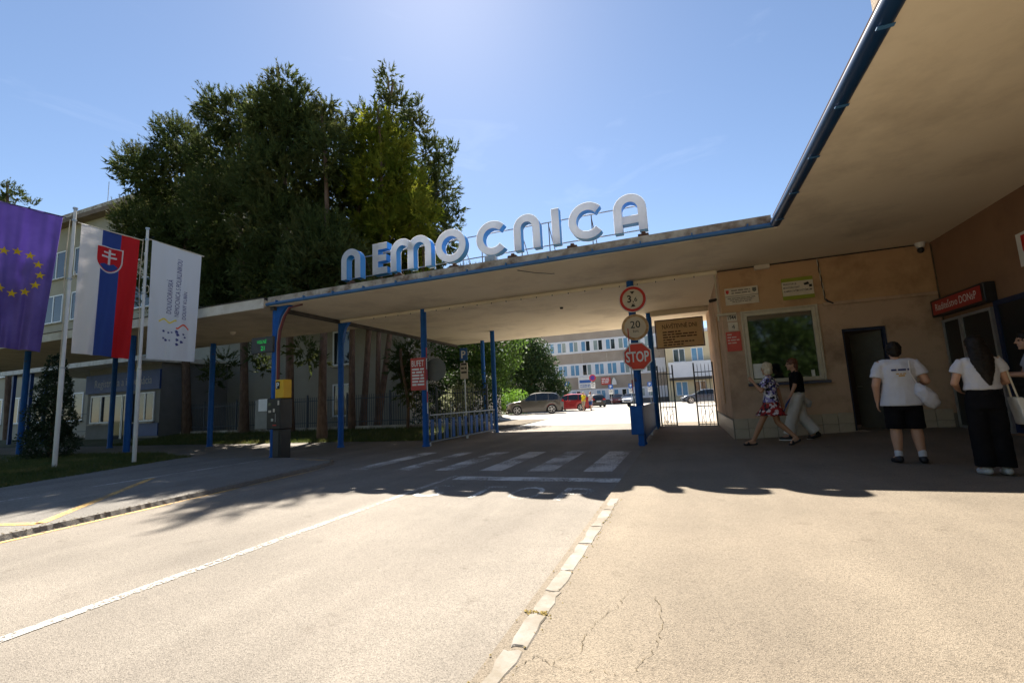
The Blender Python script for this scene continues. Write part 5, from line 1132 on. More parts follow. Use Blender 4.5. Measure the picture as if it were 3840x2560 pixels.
def lobes_pts(lobes, rng, dens, rmin, rmax, upbias=0.0):
    P = []; A = []
    for (c, r) in lobes:
        r = np.array(r if isinstance(r, (tuple, list)) else (r, r, r), float); n = max(6, int(dens * 4 * math.pi * (r.mean() ** 2)))
        d = rng.normal(size=(n, 3)); d[:, 2] += upbias; d /= np.linalg.norm(d, axis=1, keepdims=True)
        # lumpy surface so that the outline breaks into boughs
        k = 1 + 0.16 * np.sin(d[:, 0] * 5.1 + c[0]) * np.sin(d[:, 1] * 4.7 + c[1]) + 0.12 * np.sin(d[:, 2] * 7.3 + c[2] + d[:, 0] * 3)
        P.append(np.array(c) + d * r * (rng.uniform(rmin, rmax, n) * k)[:, None]); A.append(d)
    return np.concatenate(P), np.concatenate(A)
def trunk_limbs(parent, base, top, r0, r1, lobes, seed, bend=0.25, nl=7, name='trunk'):
    rnd = random.Random(seed); base = Vector(base); top = Vector(top); pts = []; rs = []
    ph = rnd.uniform(0, 6.28)
    for i in range(11):
        t = i / 10; p = base.lerp(top, t); p.x += bend * math.sin(t * 4 + ph) * t; p.y += bend * math.cos(t * 3.3 + ph) * t
        pts.append(p); rs.append((r0 * (1 - t) + r1 * t) * (1.25 if i == 0 else 1))
    MB().tube(pts, rs, 12).build(name, M_BARK, parent, smooth=True)
    cs = sorted(lobes, key=lambda q: -(q[1] if not isinstance(q[1], (tuple, list)) else q[1][0]))[:nl]
    for c, r in cs:
        c = Vector(c); t = min(0.95, max(0.25, (c.z - 1.0 - base.z) / (top.z - base.z))); p = base.lerp(top, t); p.x += bend * math.sin(t * 4 + ph) * t; p.y += bend * math.cos(t * 3.3 + ph) * t
        MB().tube([p, p.lerp(c, 0.5) + Vector((0, 0, -0.2)), c], [r0 * 0.35, r0 * 0.22, 0.03], 7).build('limb', M_BARK, parent, smooth=True)
def pine(label, base, top, r0, lobes, seed, m=M_NEEDLE, dens=11, M=24, name='pine_tree', group='tall conifers behind the canopy', blen=0.15, bw=0.016, nl=7):
    rng = np.random.default_rng(seed); t = thing(name, label, 'tree', base, group)
    P, A = lobes_pts(lobes, rng, dens, 0.80, 1.04, 0.25); A = A * 0.65 + np.array([0, 0, 0.75]) + rng.normal(0, 0.28, A.shape); A /= np.linalg.norm(A, axis=1, keepdims=True)
    V1, F1 = tufts(P, A, rng, rng.uniform(0.32, 0.70, len(P)), M, blen, bw)
    P, A = lobes_pts(lobes, rng, dens * 0.9, 0.3, 0.88, 0.0); A = A + rng.normal(0, 0.6, A.shape); A /= np.linalg.norm(A, axis=1, keepdims=True)
    V2, F2 = tufts(P, A, rng, rng.uniform(0.4, 0.8, len(P)), 9, blen * 1.9, bw * 3.6)
    np_mesh('crown', np.concatenate([V1, V2]), np.concatenate([F1, F2 + len(V1)]), m, t)
    trunk_limbs(t, base, top, r0, 0.06, lobes, seed, nl=nl); return t
for args in (
        ('leftmost tall pine of the dark group with a bough reaching over the roof', (-26.81, 18.19, 0.05), (-26.68, 17.28, 18.37), 0.24, [((-28.43, 16.08, 15.55), 1.28), ((-30.98, 16.79, 16.91), 0.73), ((-29.72, 17.59, 12.99), 1.72), ((-26.54, 16.85, 17.26), 1.30), ((-27.23, 17.54, 14.99), 2.20), ((-27.18, 17.92, 11.55), 2.45), ((-28.16, 17.08, 18.65), 0.45), ((-27.12, 19.01, 10.20), 1.86), ((-29.32, 16.09, 12.39), 0.84), ((-27.11, 17.26, 8.70), 1.59), ((-27.91, 19.09, 8.38), 1.33), ((-24.72, 18.33, 3.29), 0.32), ((-25.91, 18.66, 3.89), 0.32)]),
        ('second pine from the left with a broad shaded crown', (-21.96, 17.85, 0.05), (-21.67, 17.01, 18.18), 0.23, [((-21.56, 15.94, 16.97), 1.21), ((-23.37, 16.24, 18.19), 0.48), ((-23.11, 17.45, 15.36), 2.19), ((-22.09, 17.04, 11.88), 2.43), ((-23.42, 18.72, 9.57), 2.37), ((-21.78, 17.93, 18.78), 0.84), ((-20.20, 17.01, 13.46), 1.57), ((-22.83, 16.72, 8.49), 1.10), ((-22.72, 18.22, 7.57), 1.66), ((-22.27, 19.21, 9.01), 1.48), ((-20.71, 17.40, 4.27), 0.32), ((-20.05, 17.32, 3.53), 0.32), ((-22.28, 16.96, 4.01), 0.32)]),
        ('tallest pine whose tip tops the group', (-18.46, 17.52, 0.05), (-17.34, 15.81, 18.31), 0.22, [((-16.55, 15.10, 16.74), 0.49), ((-17.28, 15.41, 16.14), 0.87), ((-16.64, 16.12, 16.76), 0.48), ((-17.91, 16.01, 15.28), 1.63), ((-16.42, 15.94, 14.84), 1.36), ((-17.45, 15.91, 12.35), 2.15), ((-17.45, 16.23, 9.80), 2.15), ((-18.51, 16.73, 7.88), 1.77), ((-18.33, 15.36, 15.02), 0.88), ((-16.76, 16.41, 6.70), 1.26), ((-19.37, 17.54, 6.79), 1.29)]),
        ('pine with the reddish trunk standing clear before the fence', (-14.34, 15.30, 0.05), (-15.29, 16.22, 15.38), 0.19, [((-15.49, 16.33, 15.16), 0.77), ((-15.32, 16.49, 16.02), 0.32), ((-14.78, 15.93, 13.07), 1.24), ((-16.13, 17.70, 11.69), 1.83), ((-14.68, 15.58, 8.27), 1.56), ((-14.17, 14.09, 6.63), 1.04), ((-12.98, 15.02, 7.06), 1.08), ((-14.54, 17.13, 15.02), 0.40), ((-14.50, 15.55, 6.24), 1.24), ((-13.90, 16.37, 6.12), 0.89), ((-14.04, 14.79, 7.54), 1.00), ((-16.31, 17.45, 10.00), 1.02), ((-15.22, 15.56, 3.49), 0.32), ((-14.77, 14.73, 3.86), 0.32)]),
        ('slim pine, left of the three close trunks', (-15.22, 18.17, 0.05), (-14.52, 17.83, 15.91), 0.17, [((-14.74, 18.03, 15.59), 0.65), ((-15.34, 18.83, 13.70), 1.34), ((-15.76, 18.97, 10.90), 1.75), ((-14.61, 18.85, 8.53), 1.39), ((-14.44, 18.00, 16.59), 0.32), ((-14.63, 17.85, 6.94), 1.20), ((-13.95, 18.66, 6.80), 1.01)]),
        ('crooked middle pine of the three close trunks', (-15.28, 19.01, 0.05), (-13.82, 19.65, 19.41), 0.17, [((-14.30, 20.23, 19.48), 0.35), ((-13.81, 19.43, 19.39), 0.32), ((-13.32, 19.30, 17.21), 0.78), ((-13.05, 20.34, 17.39), 0.33), ((-12.74, 20.78, 17.97), 0.32), ((-12.82, 20.85, 16.70), 0.59), ((-12.01, 20.61, 15.05), 0.66), ((-13.84, 20.00, 15.71), 0.91)]),
        ('straight right pine of the three close trunks', (-14.87, 19.61, 0.05), (-12.99, 21.04, 14.73), 0.18, [((-11.77, 21.49, 14.93), 0.39), ((-11.49, 22.19, 15.62), 0.32), ((-11.99, 21.68, 13.23), 0.89), ((-12.25, 21.54, 11.16), 1.12), ((-13.66, 21.11, 12.30), 1.80), ((-13.28, 20.45, 9.49), 1.59), ((-10.74, 21.17, 11.37), 0.32), ((-12.23, 22.45, 10.43), 0.66), ((-13.06, 22.33, 14.29), 0.86), ((-15.78, 21.12, 8.55), 1.19), ((-14.16, 21.30, 7.86), 1.29), ((-12.43, 21.26, 8.60), 0.78)]),
        ):
    pine(args[0], args[1], args[2], args[3], args[4], len(args[0]) * 7)
pine('yellow green larch glowing in the sun at the right of the group', (-14.06, 18.64, 0.05), (-12.65, 16.98, 15.44), 0.13, [((-12.70, 17.05, 14.82), 0.56), ((-13.63, 17.65, 14.02), 1.06), ((-12.54, 17.74, 13.68), 1.09), ((-12.98, 17.44, 11.82), 1.45), ((-12.09, 18.32, 11.80), 1.14), ((-11.08, 17.86, 10.07), 0.87), ((-12.57, 17.87, 9.48), 1.32), ((-11.51, 19.10, 8.91), 0.71), ((-13.81, 17.51, 9.58), 0.86)], 77, m=M_NEEDLE_Y, name='larch_tree', dens=10, blen=0.17)
pine('far pine top showing above the purple flag at the left edge', (-46.05, 18.42, 0.05), (-44.46, 16.56, 18.65), 0.20, [((-44.60, 16.53, 18.00), 0.49), ((-43.47, 16.71, 17.35), 0.30), ((-45.88, 16.32, 17.19), 0.75), ((-44.09, 17.68, 17.21), 0.25), ((-44.24, 16.27, 15.21), 1.34)], 78)
pine('small dark pine shrub in front of the pale wall', (-11.73, 17.63, 0.05), (-11.41, 17.25, 3.80), 0.07, [((-11.88, 17.60, 3.47), 0.32), ((-11.51, 17.75, 3.86), 0.25), ((-11.88, 17.92, 2.49), 0.40), ((-11.25, 17.85, 2.85), 0.31), ((-12.15, 17.63, 2.90), 0.25), ((-11.33, 17.58, 1.86), 0.25)], 79, name='pine_shrub', dens=26, blen=0.13, bw=0.013, group=None)
def leafy(name, label, base, lobes, seed, m, dens=60, size=0.10, trunk=0.08, top=None, group=None, cat='shrub', inner=0.5):
    rng = np.random.default_rng(seed); t = thing(name, label, cat, base, group)
    P, A = lobes_pts(lobes, rng, dens, inner, 1.05, 0.1); n = len(P)
    d = A * 0.6 + rng.normal(0, 0.7, (n, 3)); d /= np.linalg.norm(d, axis=1, keepdims=True); w = np.cross(d, rng.normal(size=(n, 3))); w /= np.linalg.norm(w, axis=1, keepdims=True)
    s = size * rng.uniform(0.6, 1.3, n)[:, None]
    V = np.stack([P, P + d * s * 0.5 + w * s * 0.32, P + d * s, P + d * s * 0.5 - w * s * 0.32], 1).reshape(-1, 3); F = np.arange(4 * n).reshape(-1, 4)
    np_mesh('crown', V, F, m, t)
    if trunk:
        c = Vector(np.mean([np.array(l[0]) for l in lobes], axis=0)); trunk_limbs(t, base, top or (c.x, c.y, c.z + 0.4), trunk, trunk * 0.3, lobes, seed, bend=0.05, nl=6)
    return t
leafy('deciduous_tree', 'leafy green tree behind the left railing with sunlit upper leaves', (-11.9, 24.2, 0.05), [((-12.3, 23.8, 4.6), (1.5, 1.4, 1.6)), ((-10.9, 23.2, 4.2), (1.6, 1.4, 1.5)), ((-9.6, 23.8, 4.3), (1.5, 1.4, 1.6)), ((-11.6, 23.0, 2.8), (1.6, 1.2, 1.3)), ((-10.0, 23.0, 2.7), (1.5, 1.2, 1.3)), ((-11.2, 24, 6.0), (1.8, 1.5, 1.3))], 31, M_LEAF, dens=95, size=0.17, trunk=0.14, cat='tree')
leafy('deciduous_tree', 'bright green leafy tree between railing post and round conifer', (-14.9, 33.2, 0.05), [((-15.1, 33.2, 4.4), (1.35, 1.3, 1.4)), ((-14.2, 32.9, 3.7), (1.15, 1.1, 1.3)), ((-16.2, 33.4, 3.8), (1.4, 1.3, 1.5)), ((-14.9, 33.0, 2.6), (1.4, 1.2, 1.0)), ((-15, 33.2, 5.6), (1.2, 1.1, 1.0))], 32, M_LEAF, dens=80, size=0.2, trunk=0.13, cat='tree')
leafy('fence_shrub', 'dark dense shrub behind the iron fence right of the pines', (-10.4, 20.2, 0.05), [((-12.0, 20.0, 1.2), (1.0, 0.8, 1.1)), ((-10.6, 20.0, 1.3), (1.2, 0.9, 1.2)), ((-9.2, 20.4, 1.2), (1.0, 0.8, 1.1)), ((-10.0, 20.3, 2.2), (1.2, 0.8, 0.8)), ((-11.6, 20.2, 2.3), (1.0, 0.7, 0.8))], 33, M_LEAF_D, dens=130, size=0.12, trunk=0.05)
leafy('round_conifer', 'large dense round conifer behind the SUV', (-15.0, 45.6, 0.1), [((-16.2, 45.5, 3.0), (2.4, 2.2, 2.6)), ((-13.9, 45.2, 2.8), (2.5, 2.2, 2.5)), ((-15.6, 45.5, 5.4), (2.3, 2.0, 2.3)), ((-14.2, 45.4, 5.0), (2.1, 2.0, 2.2)), ((-12.2, 45.2, 1.7), (1.6, 1.5, 1.6)), ((-15.4, 45.6, 7.0), (1.9, 1.7, 1.3)), ((-17.6, 45.6, 4.4), (1.6, 1.6, 2.6))], 34, M_LEAF_D, dens=60, size=0.24, trunk=0.3, cat='tree', top=(-15, 45.6, 7))
leafy('clipped_hedge', 'bright sunlit hedge left of the SUV bonnet', (-15.0, 38.6, 0.1), [((-14.2 - 1.1 * i, 39.2 + 0.2 * i, 1.05 + 0.2 * math.sin(i * 2)), (0.95, 0.8, 1.15)) for i in range(6)], 35, M_LEAF_B, dens=110, size=0.15, trunk=0.05)
leafy('flower_bush', 'pale flowering bush at the foot of the left drive post', (-10.2, 18.9, 0.05), [((-9.9, 18.8, 1.2), (0.7, 0.45, 0.9)), ((-9.3, 18.8, 1.6), (0.5, 0.4, 0.6))], 36, mat('flower_bush_leaves', (0.16, 0.21, 0.06), (0.42, 0.42, 0.30), 0.6, 14, transl=0.35), dens=150, size=0.11, trunk=0.04)
leafy('thuja_column', 'dark narrow thuja column at the left edge behind the first flagpole', (-19.0, 8.6, 0.1), [((-19.0, 8.6, 0.6), (0.62, 0.62, 0.7)), ((-19.0, 8.6, 1.4), (0.55, 0.55, 0.8)), ((-19.0, 8.6, 2.2), (0.42, 0.42, 0.7)), ((-19.0, 8.6, 2.9), (0.25, 0.25, 0.55))], 37, M_THUJA, dens=1000, size=0.065, trunk=0.06, cat='tree', inner=0.8)
# street trees across the road behind the camera, which the gatehouse window mirrors
for i, (x, y, s) in enumerate(((5.4, -10.5, 1.05), (9.2, -11.5, 1.15), (1.6, -13.5, 1.15), (13.0, -13, 1.2))):
    leafy('street_tree', ['leafy street tree across from the gatehouse window', 'broad street tree mirrored at the right of the gatehouse window', 'street tree mirrored at the left of the gatehouse window', 'farthest street tree opposite the gatehouse'][i], (x, y, 0), [((x - 1.5 * s, y, 3.2 * s), (1.9 * s,) * 3), ((x + 1.5 * s, y + 0.4, 3.4 * s), (1.9 * s,) * 3), ((x, y + 0.6, 4.8 * s), (2.1 * s,) * 3), ((x, y + 0.9, 2.2 * s), (1.9 * s, 1.7 * s, 1.7 * s)), ((x + 1.9 * s, y + 1.2, 1.6 * s), (1.5 * s,) * 3), ((x - 0.3, y, 6.4 * s), (1.7 * s,) * 3)], 50 + i, M_LEAF, dens=38, size=0.26, trunk=0.2, cat='tree', group='street trees across the road')

rnd = random.Random(21); src = bpy.data.objects['street_tree']  # extra unseen copies, added to block sky light from behind the camera
for i, (x, y, sc, w_) in enumerate(((7.5, -19, 1.9, 'tall unseen tree added behind the smaller ones to block sky light'), (17, -17, 1.9, 'tall unseen tree added at the east end to block sky light'), (-13, -16, 1.5, 'unseen tree added opposite the flagpoles to block sky light'), (-22, -15, 1.5, 'unseen tree added opposite the walkway canopy to block sky light'), (-31, -13, 1.5, 'unseen tree added at the west end to block sky light'))):
    c = copy_tree(src, loc=(x, y, 0), rz=rnd.uniform(0, 6)); c['label'] = w_; c.scale = (sc, sc, sc)
# ================================================================== people
def ell_loft(b, rings, n=20, m=0):
    """closed loft of horizontal ellipses (cx, cy, cz, rx, ry)"""
    vs = []
    for cx, cy, cz, rx, ry in rings:
        for k in range(n):
            a = 2 * math.pi * k / n; vs.append((cx + rx * math.cos(a), cy + ry * math.sin(a), cz))
    fs = []
    for i in range(len(rings) - 1):
        for k in range(n): fs.append((i * n + k, i * n + (k + 1) % n, (i + 1) * n + (k + 1) % n, (i + 1) * n + k))
    fs.append(tuple(range(n - 1, -1, -1))); o = (len(rings) - 1) * n; fs.append(tuple(range(o, o + n))); b.add(vs, fs, m)
def capsule(b, p0, p1, r0_, r1_, n=12):
    p0 = Vector(p0); p1 = Vector(p1); d = (p1 - p0)
    if d.length < 1e-5: return
    d.normalize(); b.tube([p0 - d * r0_, p0 - d * r0_ * 0.7, p0, p1, p1 + d * r1_ * 0.7, p1 + d * r1_], [0.02 * r0_, r0_ * 0.72, r0_, r1_, r1_ * 0.72, 0.02 * r1_], n)
def remesh(o, voxel, it=3, fac=0.5, disp=0.0, dscale=0.08):
    m = o.modifiers.new('merge', 'REMESH'); m.mode = 'VOXEL'; m.voxel_size = voxel; m.use_smooth_shade = True
    s = o.modifiers.new('soften', 'SMOOTH'); s.iterations = it; s.factor = fac
    if disp:
        tx = bpy.data.textures.get('folds_%g' % dscale) or bpy.data.textures.new('folds_%g' % dscale, 'CLOUDS'); tx.noise_scale = dscale; tx.noise_depth = 2
        d = o.modifiers.new('folds', 'DISPLACE'); d.texture = tx; d.strength = disp; d.mid_level = 0.5; d.texture_coords = 'LOCAL'
    return o
SKIN = mat('skin', (0.46, 0.25, 0.16), (0.50, 0.28, 0.19), 0.55, 8); SKIN_T = mat('skin_tanned', (0.40, 0.19, 0.10), (0.44, 0.22, 0.12), 0.5, 8)
def person(label, x, y, z, rz, H, pose, build=1.0, skin=SKIN, voxel=0.009):
    s = H / 1.70; t = thing('person', label, 'person', (x, y, z)); T = Matrix.Translation((x, y, z)) @ Matrix.Rotation(rz, 4, 'Z') @ Matrix.Diagonal((s, s, s, 1))
    J = dict(ankL=(-.09, 0, .085), toeL=(-.115, .15, .035), kneeL=(-.095, .02, .48), hipL=(-.085, 0, .90), ankR=(.09, 0, .085), toeR=(.115, .15, .035), kneeR=(.095, .02, .48), hipR=(.085, 0, .90),
             shoL=(-.17, -.01, 1.385), elbL=(-.235, -.03, 1.11), wriL=(-.245, .04, .87), shoR=(.17, -.01, 1.385), elbR=(.235, -.03, 1.11), wriR=(.245, .04, .87), head=(0, .02, 1.585), neck=(0, -.01, 1.42), look=0.0)
    J.update(pose); w = build
    b = MB(); b.T = T
    for S in 'LR':
        h, k, a, to = (Vector(J[n + S]) for n in ('hip', 'knee', 'ank', 'toe'))
        capsule(b, h, k, .085 * w, .055 * w); capsule(b, k, k.lerp(a, .3), .054 * w, .056 * w); capsule(b, k.lerp(a, .3), a, .056 * w, .037); capsule(b, a, to, .042, .032); capsule(b, a + Vector((0, -.03, -.04)), to, .036, .03)
        sh, e, wr = (Vector(J[n + S]) for n in ('sho', 'elb', 'wri')); capsule(b, sh, e, .050 * w, .040 * w); capsule(b, e, wr, .041 * w, .027)
        d = (wr - e).normalized(); sx = -1 if S == 'L' else 1; lat = Vector((0, 1, 0)); lat = (lat - d * lat.dot(d)).normalized(); pal = wr + d * .05
        for q in (-.018, 0, .018): capsule(b, wr + lat * q * .7, wr + d * .085 + lat * q, .016, .014, 8)
        inn = Vector((-sx, 0, 0))
        for i, (q, ln) in enumerate(((.028, .062), (.010, .072), (-.010, .066), (-.027, .052))):
            kn = wr + d * .088 + lat * q; mid = kn + d * ln * .55 + inn * .008; capsule(b, kn, mid, .0095, .009, 8); capsule(b, mid, mid + d * ln * .42 + inn * .022, .009, .0075, 8)
        th = wr + d * .03 + lat * .024; capsule(b, th, th + d * .035 + lat * .028 + inn * .008, .012, .0105, 8); capsule(b, th + d * .035 + lat * .028 + inn * .008, th + d * .065 + lat * .034 + inn * .012, .0105, .009, 8)
    hm = (Vector(J['hipL']) + Vector(J['hipR'])) / 2; nk = Vector(J['neck']); 
    def ax(f): return hm.lerp(nk, f)
    rings = []
    for f, rx, ry in ((-.12, .08, .07), (-.04, .145, .105), (.06, .160, .115), (.20, .142, .102), (.35, .130, .098), (.55, .150, .108), (.72, .160, .108), (.85, .150, .092), (.94, .105, .07), (1.0, .06, .055)):
        c = ax(f); rings.append((c.x, c.y, c.z, rx * w, ry * w))
    ell_loft(b, rings); hd = Vector(J['head']); capsule(b, nk - Vector((0, 0, .04)), hd - Vector((0, .01, .06)), .054 * (1 + (w - 1) * .6), .050)
    Lk = Matrix.Rotation(J['look'], 3, 'Z')
    def hp(x_, y_, z_): return hd + Lk @ Vector((x_, y_, z_))
    b.sphere(hd + Lk @ Vector((0, -.012, .035)), (.075, .092, .088), 16, 12); b.sphere(hp(0, .022, -.035), (.058, .066, .082), 14, 10)
    capsule(b, hp(0, .088, .012), hp(0, .108, -.022), .009, .013, 8); capsule(b, hp(-.02, .078, -.058), hp(.02, .078, -.058), .010, .010, 8); b.sphere(hp(0, .066, -.098), (.024, .022, .02), 8, 6)
    for sx in (-1, 1): b.sphere(hp(sx * .074, -.008, -.012), (.010, .02, .032), 8, 6); capsule(b, hp(sx * .014, .088, .027), hp(sx * .046, .078, .026), .008, .007, 8)
    remesh(b.build('body', skin, t), voxel * s, 4)
    if voxel < 0.012:
        for sx in (-1, 1):
            e = MB(); e.T = T; e.sphere(hp(sx * .031, .079, .008), .0105, 8, 6); e.build('eye', mat('eye_dark', (.03, .022, .018), None, .3), t)
    return t, T, J, hp, s
def garment(t, T, name, m, fill, voxel, it=2, disp=0.014, ds=0.10):
    b = MB(); b.T = T; fill(b); return remesh(b.build(name, m, t), voxel, it, 0.5, disp, ds)
def legs(b, J, r_hip, r_knee, r_end, frac, y0=0.0):
    """trouser or shorts legs down to a fraction of the leg (1 = knee, 2 = ankle)"""
    for S in 'LR':
        h, k, a = (Vector(J[n + S]) for n in ('hip', 'knee', 'ank'))
        pts = [h + Vector((0, 0, .05)), h.lerp(k, .5)]; rs = [r_hip, (r_hip + r_knee) / 2]
        if frac <= 1: pts.append(h.lerp(k, frac)); rs.append(r_knee)
        else: pts += [k, k.lerp(a, (frac - 1) * .5), k.lerp(a, frac - 1)]; rs += [r_knee, (r_knee + r_end) / 2, r_end]
        b.tube(pts, rs, 16)
def shoes(t, T, J, m, sole=None):
    for S in 'LR':
        a = Vector(J['ank' + S]); to = Vector(J['toe' + S]); b = MB(); b.T = T; capsule(b, a + Vector((0, -.035, -.03)), to + Vector((0, .01, -.005)), .047, .040); capsule(b, a + Vector((0, -.005, .005)), a + Vector((0, 0, -.03)), .046, .05)
        o = remesh(b.build('shoe', m, t), .010, 2)
        if sole:
            b = MB(); b.T = T; d = (to - a); d.z = 0; d.normalize(); n_ = Vector((-d.y, d.x, 0)); p0 = a - d * .085; p1 = to + d * .055; zz = min(to.z, a.z) - .045
            b.add([p0 - n_ * .04 + Vector((0, 0, zz - p0.z)), p0 + n_ * .04 + Vector((0, 0, zz - p0.z)), p1 + n_ * .042 + Vector((0, 0, zz - p1.z)), p1 - n_ * .042 + Vector((0, 0, zz - p1.z))] + [q + Vector((0, 0, .022)) for q in (p0 - n_ * .04 + Vector((0, 0, zz - p0.z)), p0 + n_ * .04 + Vector((0, 0, zz - p0.z)), p1 + n_ * .042 + Vector((0, 0, zz - p1.z)), p1 - n_ * .042 + Vector((0, 0, zz - p1.z)))], [(3, 2, 1, 0), (4, 5, 6, 7), (0, 1, 5, 4), (1, 2, 6, 5), (2, 3, 7, 6), (3, 0, 4, 7)])
            b.build('sole', sole, o)
def tee(b, J, w, hem, flare, sl, sr, top=1.0):
    hm = (Vector(J['hipL']) + Vector(J['hipR'])) / 2; nk = Vector(J['neck']); rings = []
    for f, rx, ry in ((hem, .170 * flare, .128 * flare), (hem + .08, .168 * flare, .126 * flare), (.22, .160 * (1 + flare) / 2, .122), (.42, .156, .122), (.60, .166, .124), (.78, .174, .120), (.90, .150, .098), (.975, .085, .072)):
        if f < hem: continue
        c = hm.lerp(nk, f); rings.append((c.x, c.y, c.z, rx * w, ry * w))
    rings = sorted(rings, key=lambda q: q[2]); ell_loft(b, rings, 24); dn = Vector((0, 0, -.006)); capsule(b, Vector(J['shoL']).lerp(Vector(J['shoR']), .12) + dn, Vector(J['shoR']).lerp(Vector(J['shoL']), .12) + dn, .067 * w, .067 * w)
    for S in 'LR':
        sh = Vector(J['sho' + S]); e = Vector(J['elb' + S]); b.tube([sh.lerp(Vector((0, sh.y, sh.z)), .45) - Vector((0, 0, .02)), sh.lerp(e, .04), sh.lerp(e, sl * .5), sh.lerp(e, sl)], [.054, .060 * w, .056 * sr * w, .057 * sr * w], 16)
def hair_short(t, hp, m, T, cover=0.0):
    b = MB(); b.T = T; b.sphere(hp(0, -.022, .045), (.086, .102, .096), 18, 12); b.sphere(hp(0, -.055, -.02), (.074, .062, .075), 14, 10)
    for sx in (-1, 1): b.sphere(hp(sx * .06, -.02, 0.0), (.026, .05, .05), 10, 8)
    return remesh(b.build('hair', m, t), .010, 2, .5, .022, .03)
M_HAIRD = mat('hair_dark', (.008, .006, .005), (.018, .013, .010), .55, 40, spec=.2, stretch=(1, 1, .15)); M_HAIRB = mat('hair_blonde', (.42, .33, .20), (.60, .52, .38), .5, 40, stretch=(1, 1, .15)); M_HAIRR = mat('hair_reddish_brown', (.09, .03, .018), (.16, .06, .03), .45, 40, stretch=(1, 1, .2))
M_TEE = mat('white_cotton', (.64, .64, .69), (.57, .57, .63), .85, 5, transl=0.08, bump=.5, bscale=14, spec=.15); M_BLACKCLOTH = mat('black_cloth', (.007, .007, .009), (.011, .011, .013), .95, 10, spec=.08); M_DKSHOE = mat('dark_shoe', (.012, .012, .016), None, .6)
# man in a white T-shirt seen from behind
pose = dict(elbR=(.29, -.05, 1.13), wriR=(.23, .17, 1.06), elbL=(-.275, -.03, 1.10), wriL=(-.27, .05, .86), toeL=(-.16, .12, .035), toeR=(.17, .12, .035), hipL=(-.10, 0, .90), hipR=(.10, 0, .90), kneeL=(-.11, .02, .48), kneeR=(.115, .02, .48), ankL=(-.125, 0, .085), ankR=(.13, -.02, .085), shoL=(-.20, -.01, 1.385), shoR=(.20, -.01, 1.385), head=(0, .03, 1.575))
MX, MY = 2.90, 8.15
t, T, J, hp, s = person('heavyset man in white T-shirt and black shorts seen from behind', MX, MY, pavez(MX, MY), R(-6), 1.72, pose, 1.24, SKIN)
garment(t, T, 'shirt', M_TEE, lambda b: tee(b, J, 1.27, -.20, 1.16, .66, 1.15), .012, 2, .022, .12)
garment(t, T, 'shorts', M_BLACKCLOTH, lambda b: (ell_loft(b, [(0, 0, .74, .17, .135), (0, 0, .85, .185, .145), (0, 0, .96, .17, .135)]), legs(b, J, .115, .115, 0, 1.0)), .012, 2, .016, .1)
hair_short(t, hp, M_HAIRD, T); shoes(t, T, J, M_DKSHOE)
garment(t, T, 'socks', M_TEE, lambda b: [capsule(b, Vector(J['ank' + S]) + Vector((0, 0, .01)), Vector(J['ank' + S]) + Vector((0, 0, .075)), .047, .049) for S in 'LR'], .010, 2, 0)
b = MB(); b.T = T
words_on(b, (-.105, -.166, 1.285), (1, 0, 0), (0, 0, 1), .20, .026, 2, seed=3); b.build('shirt_print', mat('print_navy', (.02, .03, .12), None, .8), t)
b = MB(); b.T = T; words_on(b, (-.055, -.166, 1.235), (1, 0, 0), (0, 0, 1), .11, .014, 2, seed=4); words_on(b, (-.03, -.166, 1.205), (1, 0, 0), (0, 0, 1), .07, .02, 2, seed=5); b.build('shirt_print', mat('print_ochre', (.5, .28, .05), None, .8), t)
def bag_mesh(name, label, T, pts, w, d, m, strap, prt=None):
    tb = thing(name, label, 'bag', T @ Vector(pts[0])); b = MB(); b.T = T
    rings = []
    for (c, rx, ry) in pts: pass
    return tb
tb = thing('cloth_bag', 'white cloth bag hanging at the hip of the man in the white T-shirt', 'bag', T @ Vector((.26, -.02, .9)))
garment(tb, T, 'pouch', M_TEE, lambda b: b.tube([(.17, -.10, 1.10), (.20, -.14, 1.0), (.26, -.13, .90), (.32, -.12, .80), (.34, -.12, .76)], [.03, .085, .10, .075, .03], 14), .012, 2, .03, .08)
MB_ = MB(); MB_.T = T; MB_.tube([(.17, -.10, 1.10), (.10, -.165, 1.25), (.12, -.10, 1.42), (.17, .06, 1.38), (.20, .12, 1.12)], .009, 6); MB_.build('strap', M_FW, tb, smooth=True)
# woman with long dark hair
pose = dict(elbL=(-.25, .02, 1.13), wriL=(-.16, .20, 1.05), elbR=(.25, .02, 1.13), wriR=(.17, .19, 1.08), toeL=(-.10, .14, .035), toeR=(.12, .14, .035))
WX_, WY_ = 3.38, 7.22
t, T, J, hp, s = person('woman with long dark hair in white crop top and black wide trousers', WX_, WY_, pavez(WX_, WY_), R(-4), 1.66, pose, 1.0, SKIN)
garment(t, T, 'top', M_TEE, lambda b: tee(b, J, 1.06, .26, 1.0, .52, 1.28), .011, 2, .020, .09)
garment(t, T, 'trousers', M_BLACKCLOTH, lambda b: (ell_loft(b, [(0, 0, .80, .18, .14), (0, 0, .92, .175, .135), (0, 0, 1.08, .145, .115)]), legs(b, J, .10, .095, .10, 1.96)), .012, 2, .02, .12)
b = MB(); b.T = T; b.sphere(hp(0, -.018, .04), (.092, .108, .102), 18, 12)
ell_loft(b, [(.02, -.15, 1.08, .012, .010), (.015, -.15, 1.16, .045, .03), (.005, -.145, 1.27, .085, .04), (0, -.12, 1.40, .115, .055), (0, -.05, 1.54, .105, .08), (0, -.02, 1.62, .085, .085)]); remesh(b.build('hair', M_HAIRD, t), .010, 3, .5, .018, .03)
shoes(t, T, J, mat('pale_shoe', (.5, .5, .5), None, .6))
tb = thing('tote_bag', 'cream tote bag with yellow print on the long haired woman\'s arm', 'bag', T @ Vector((.30, -.02, .7)))
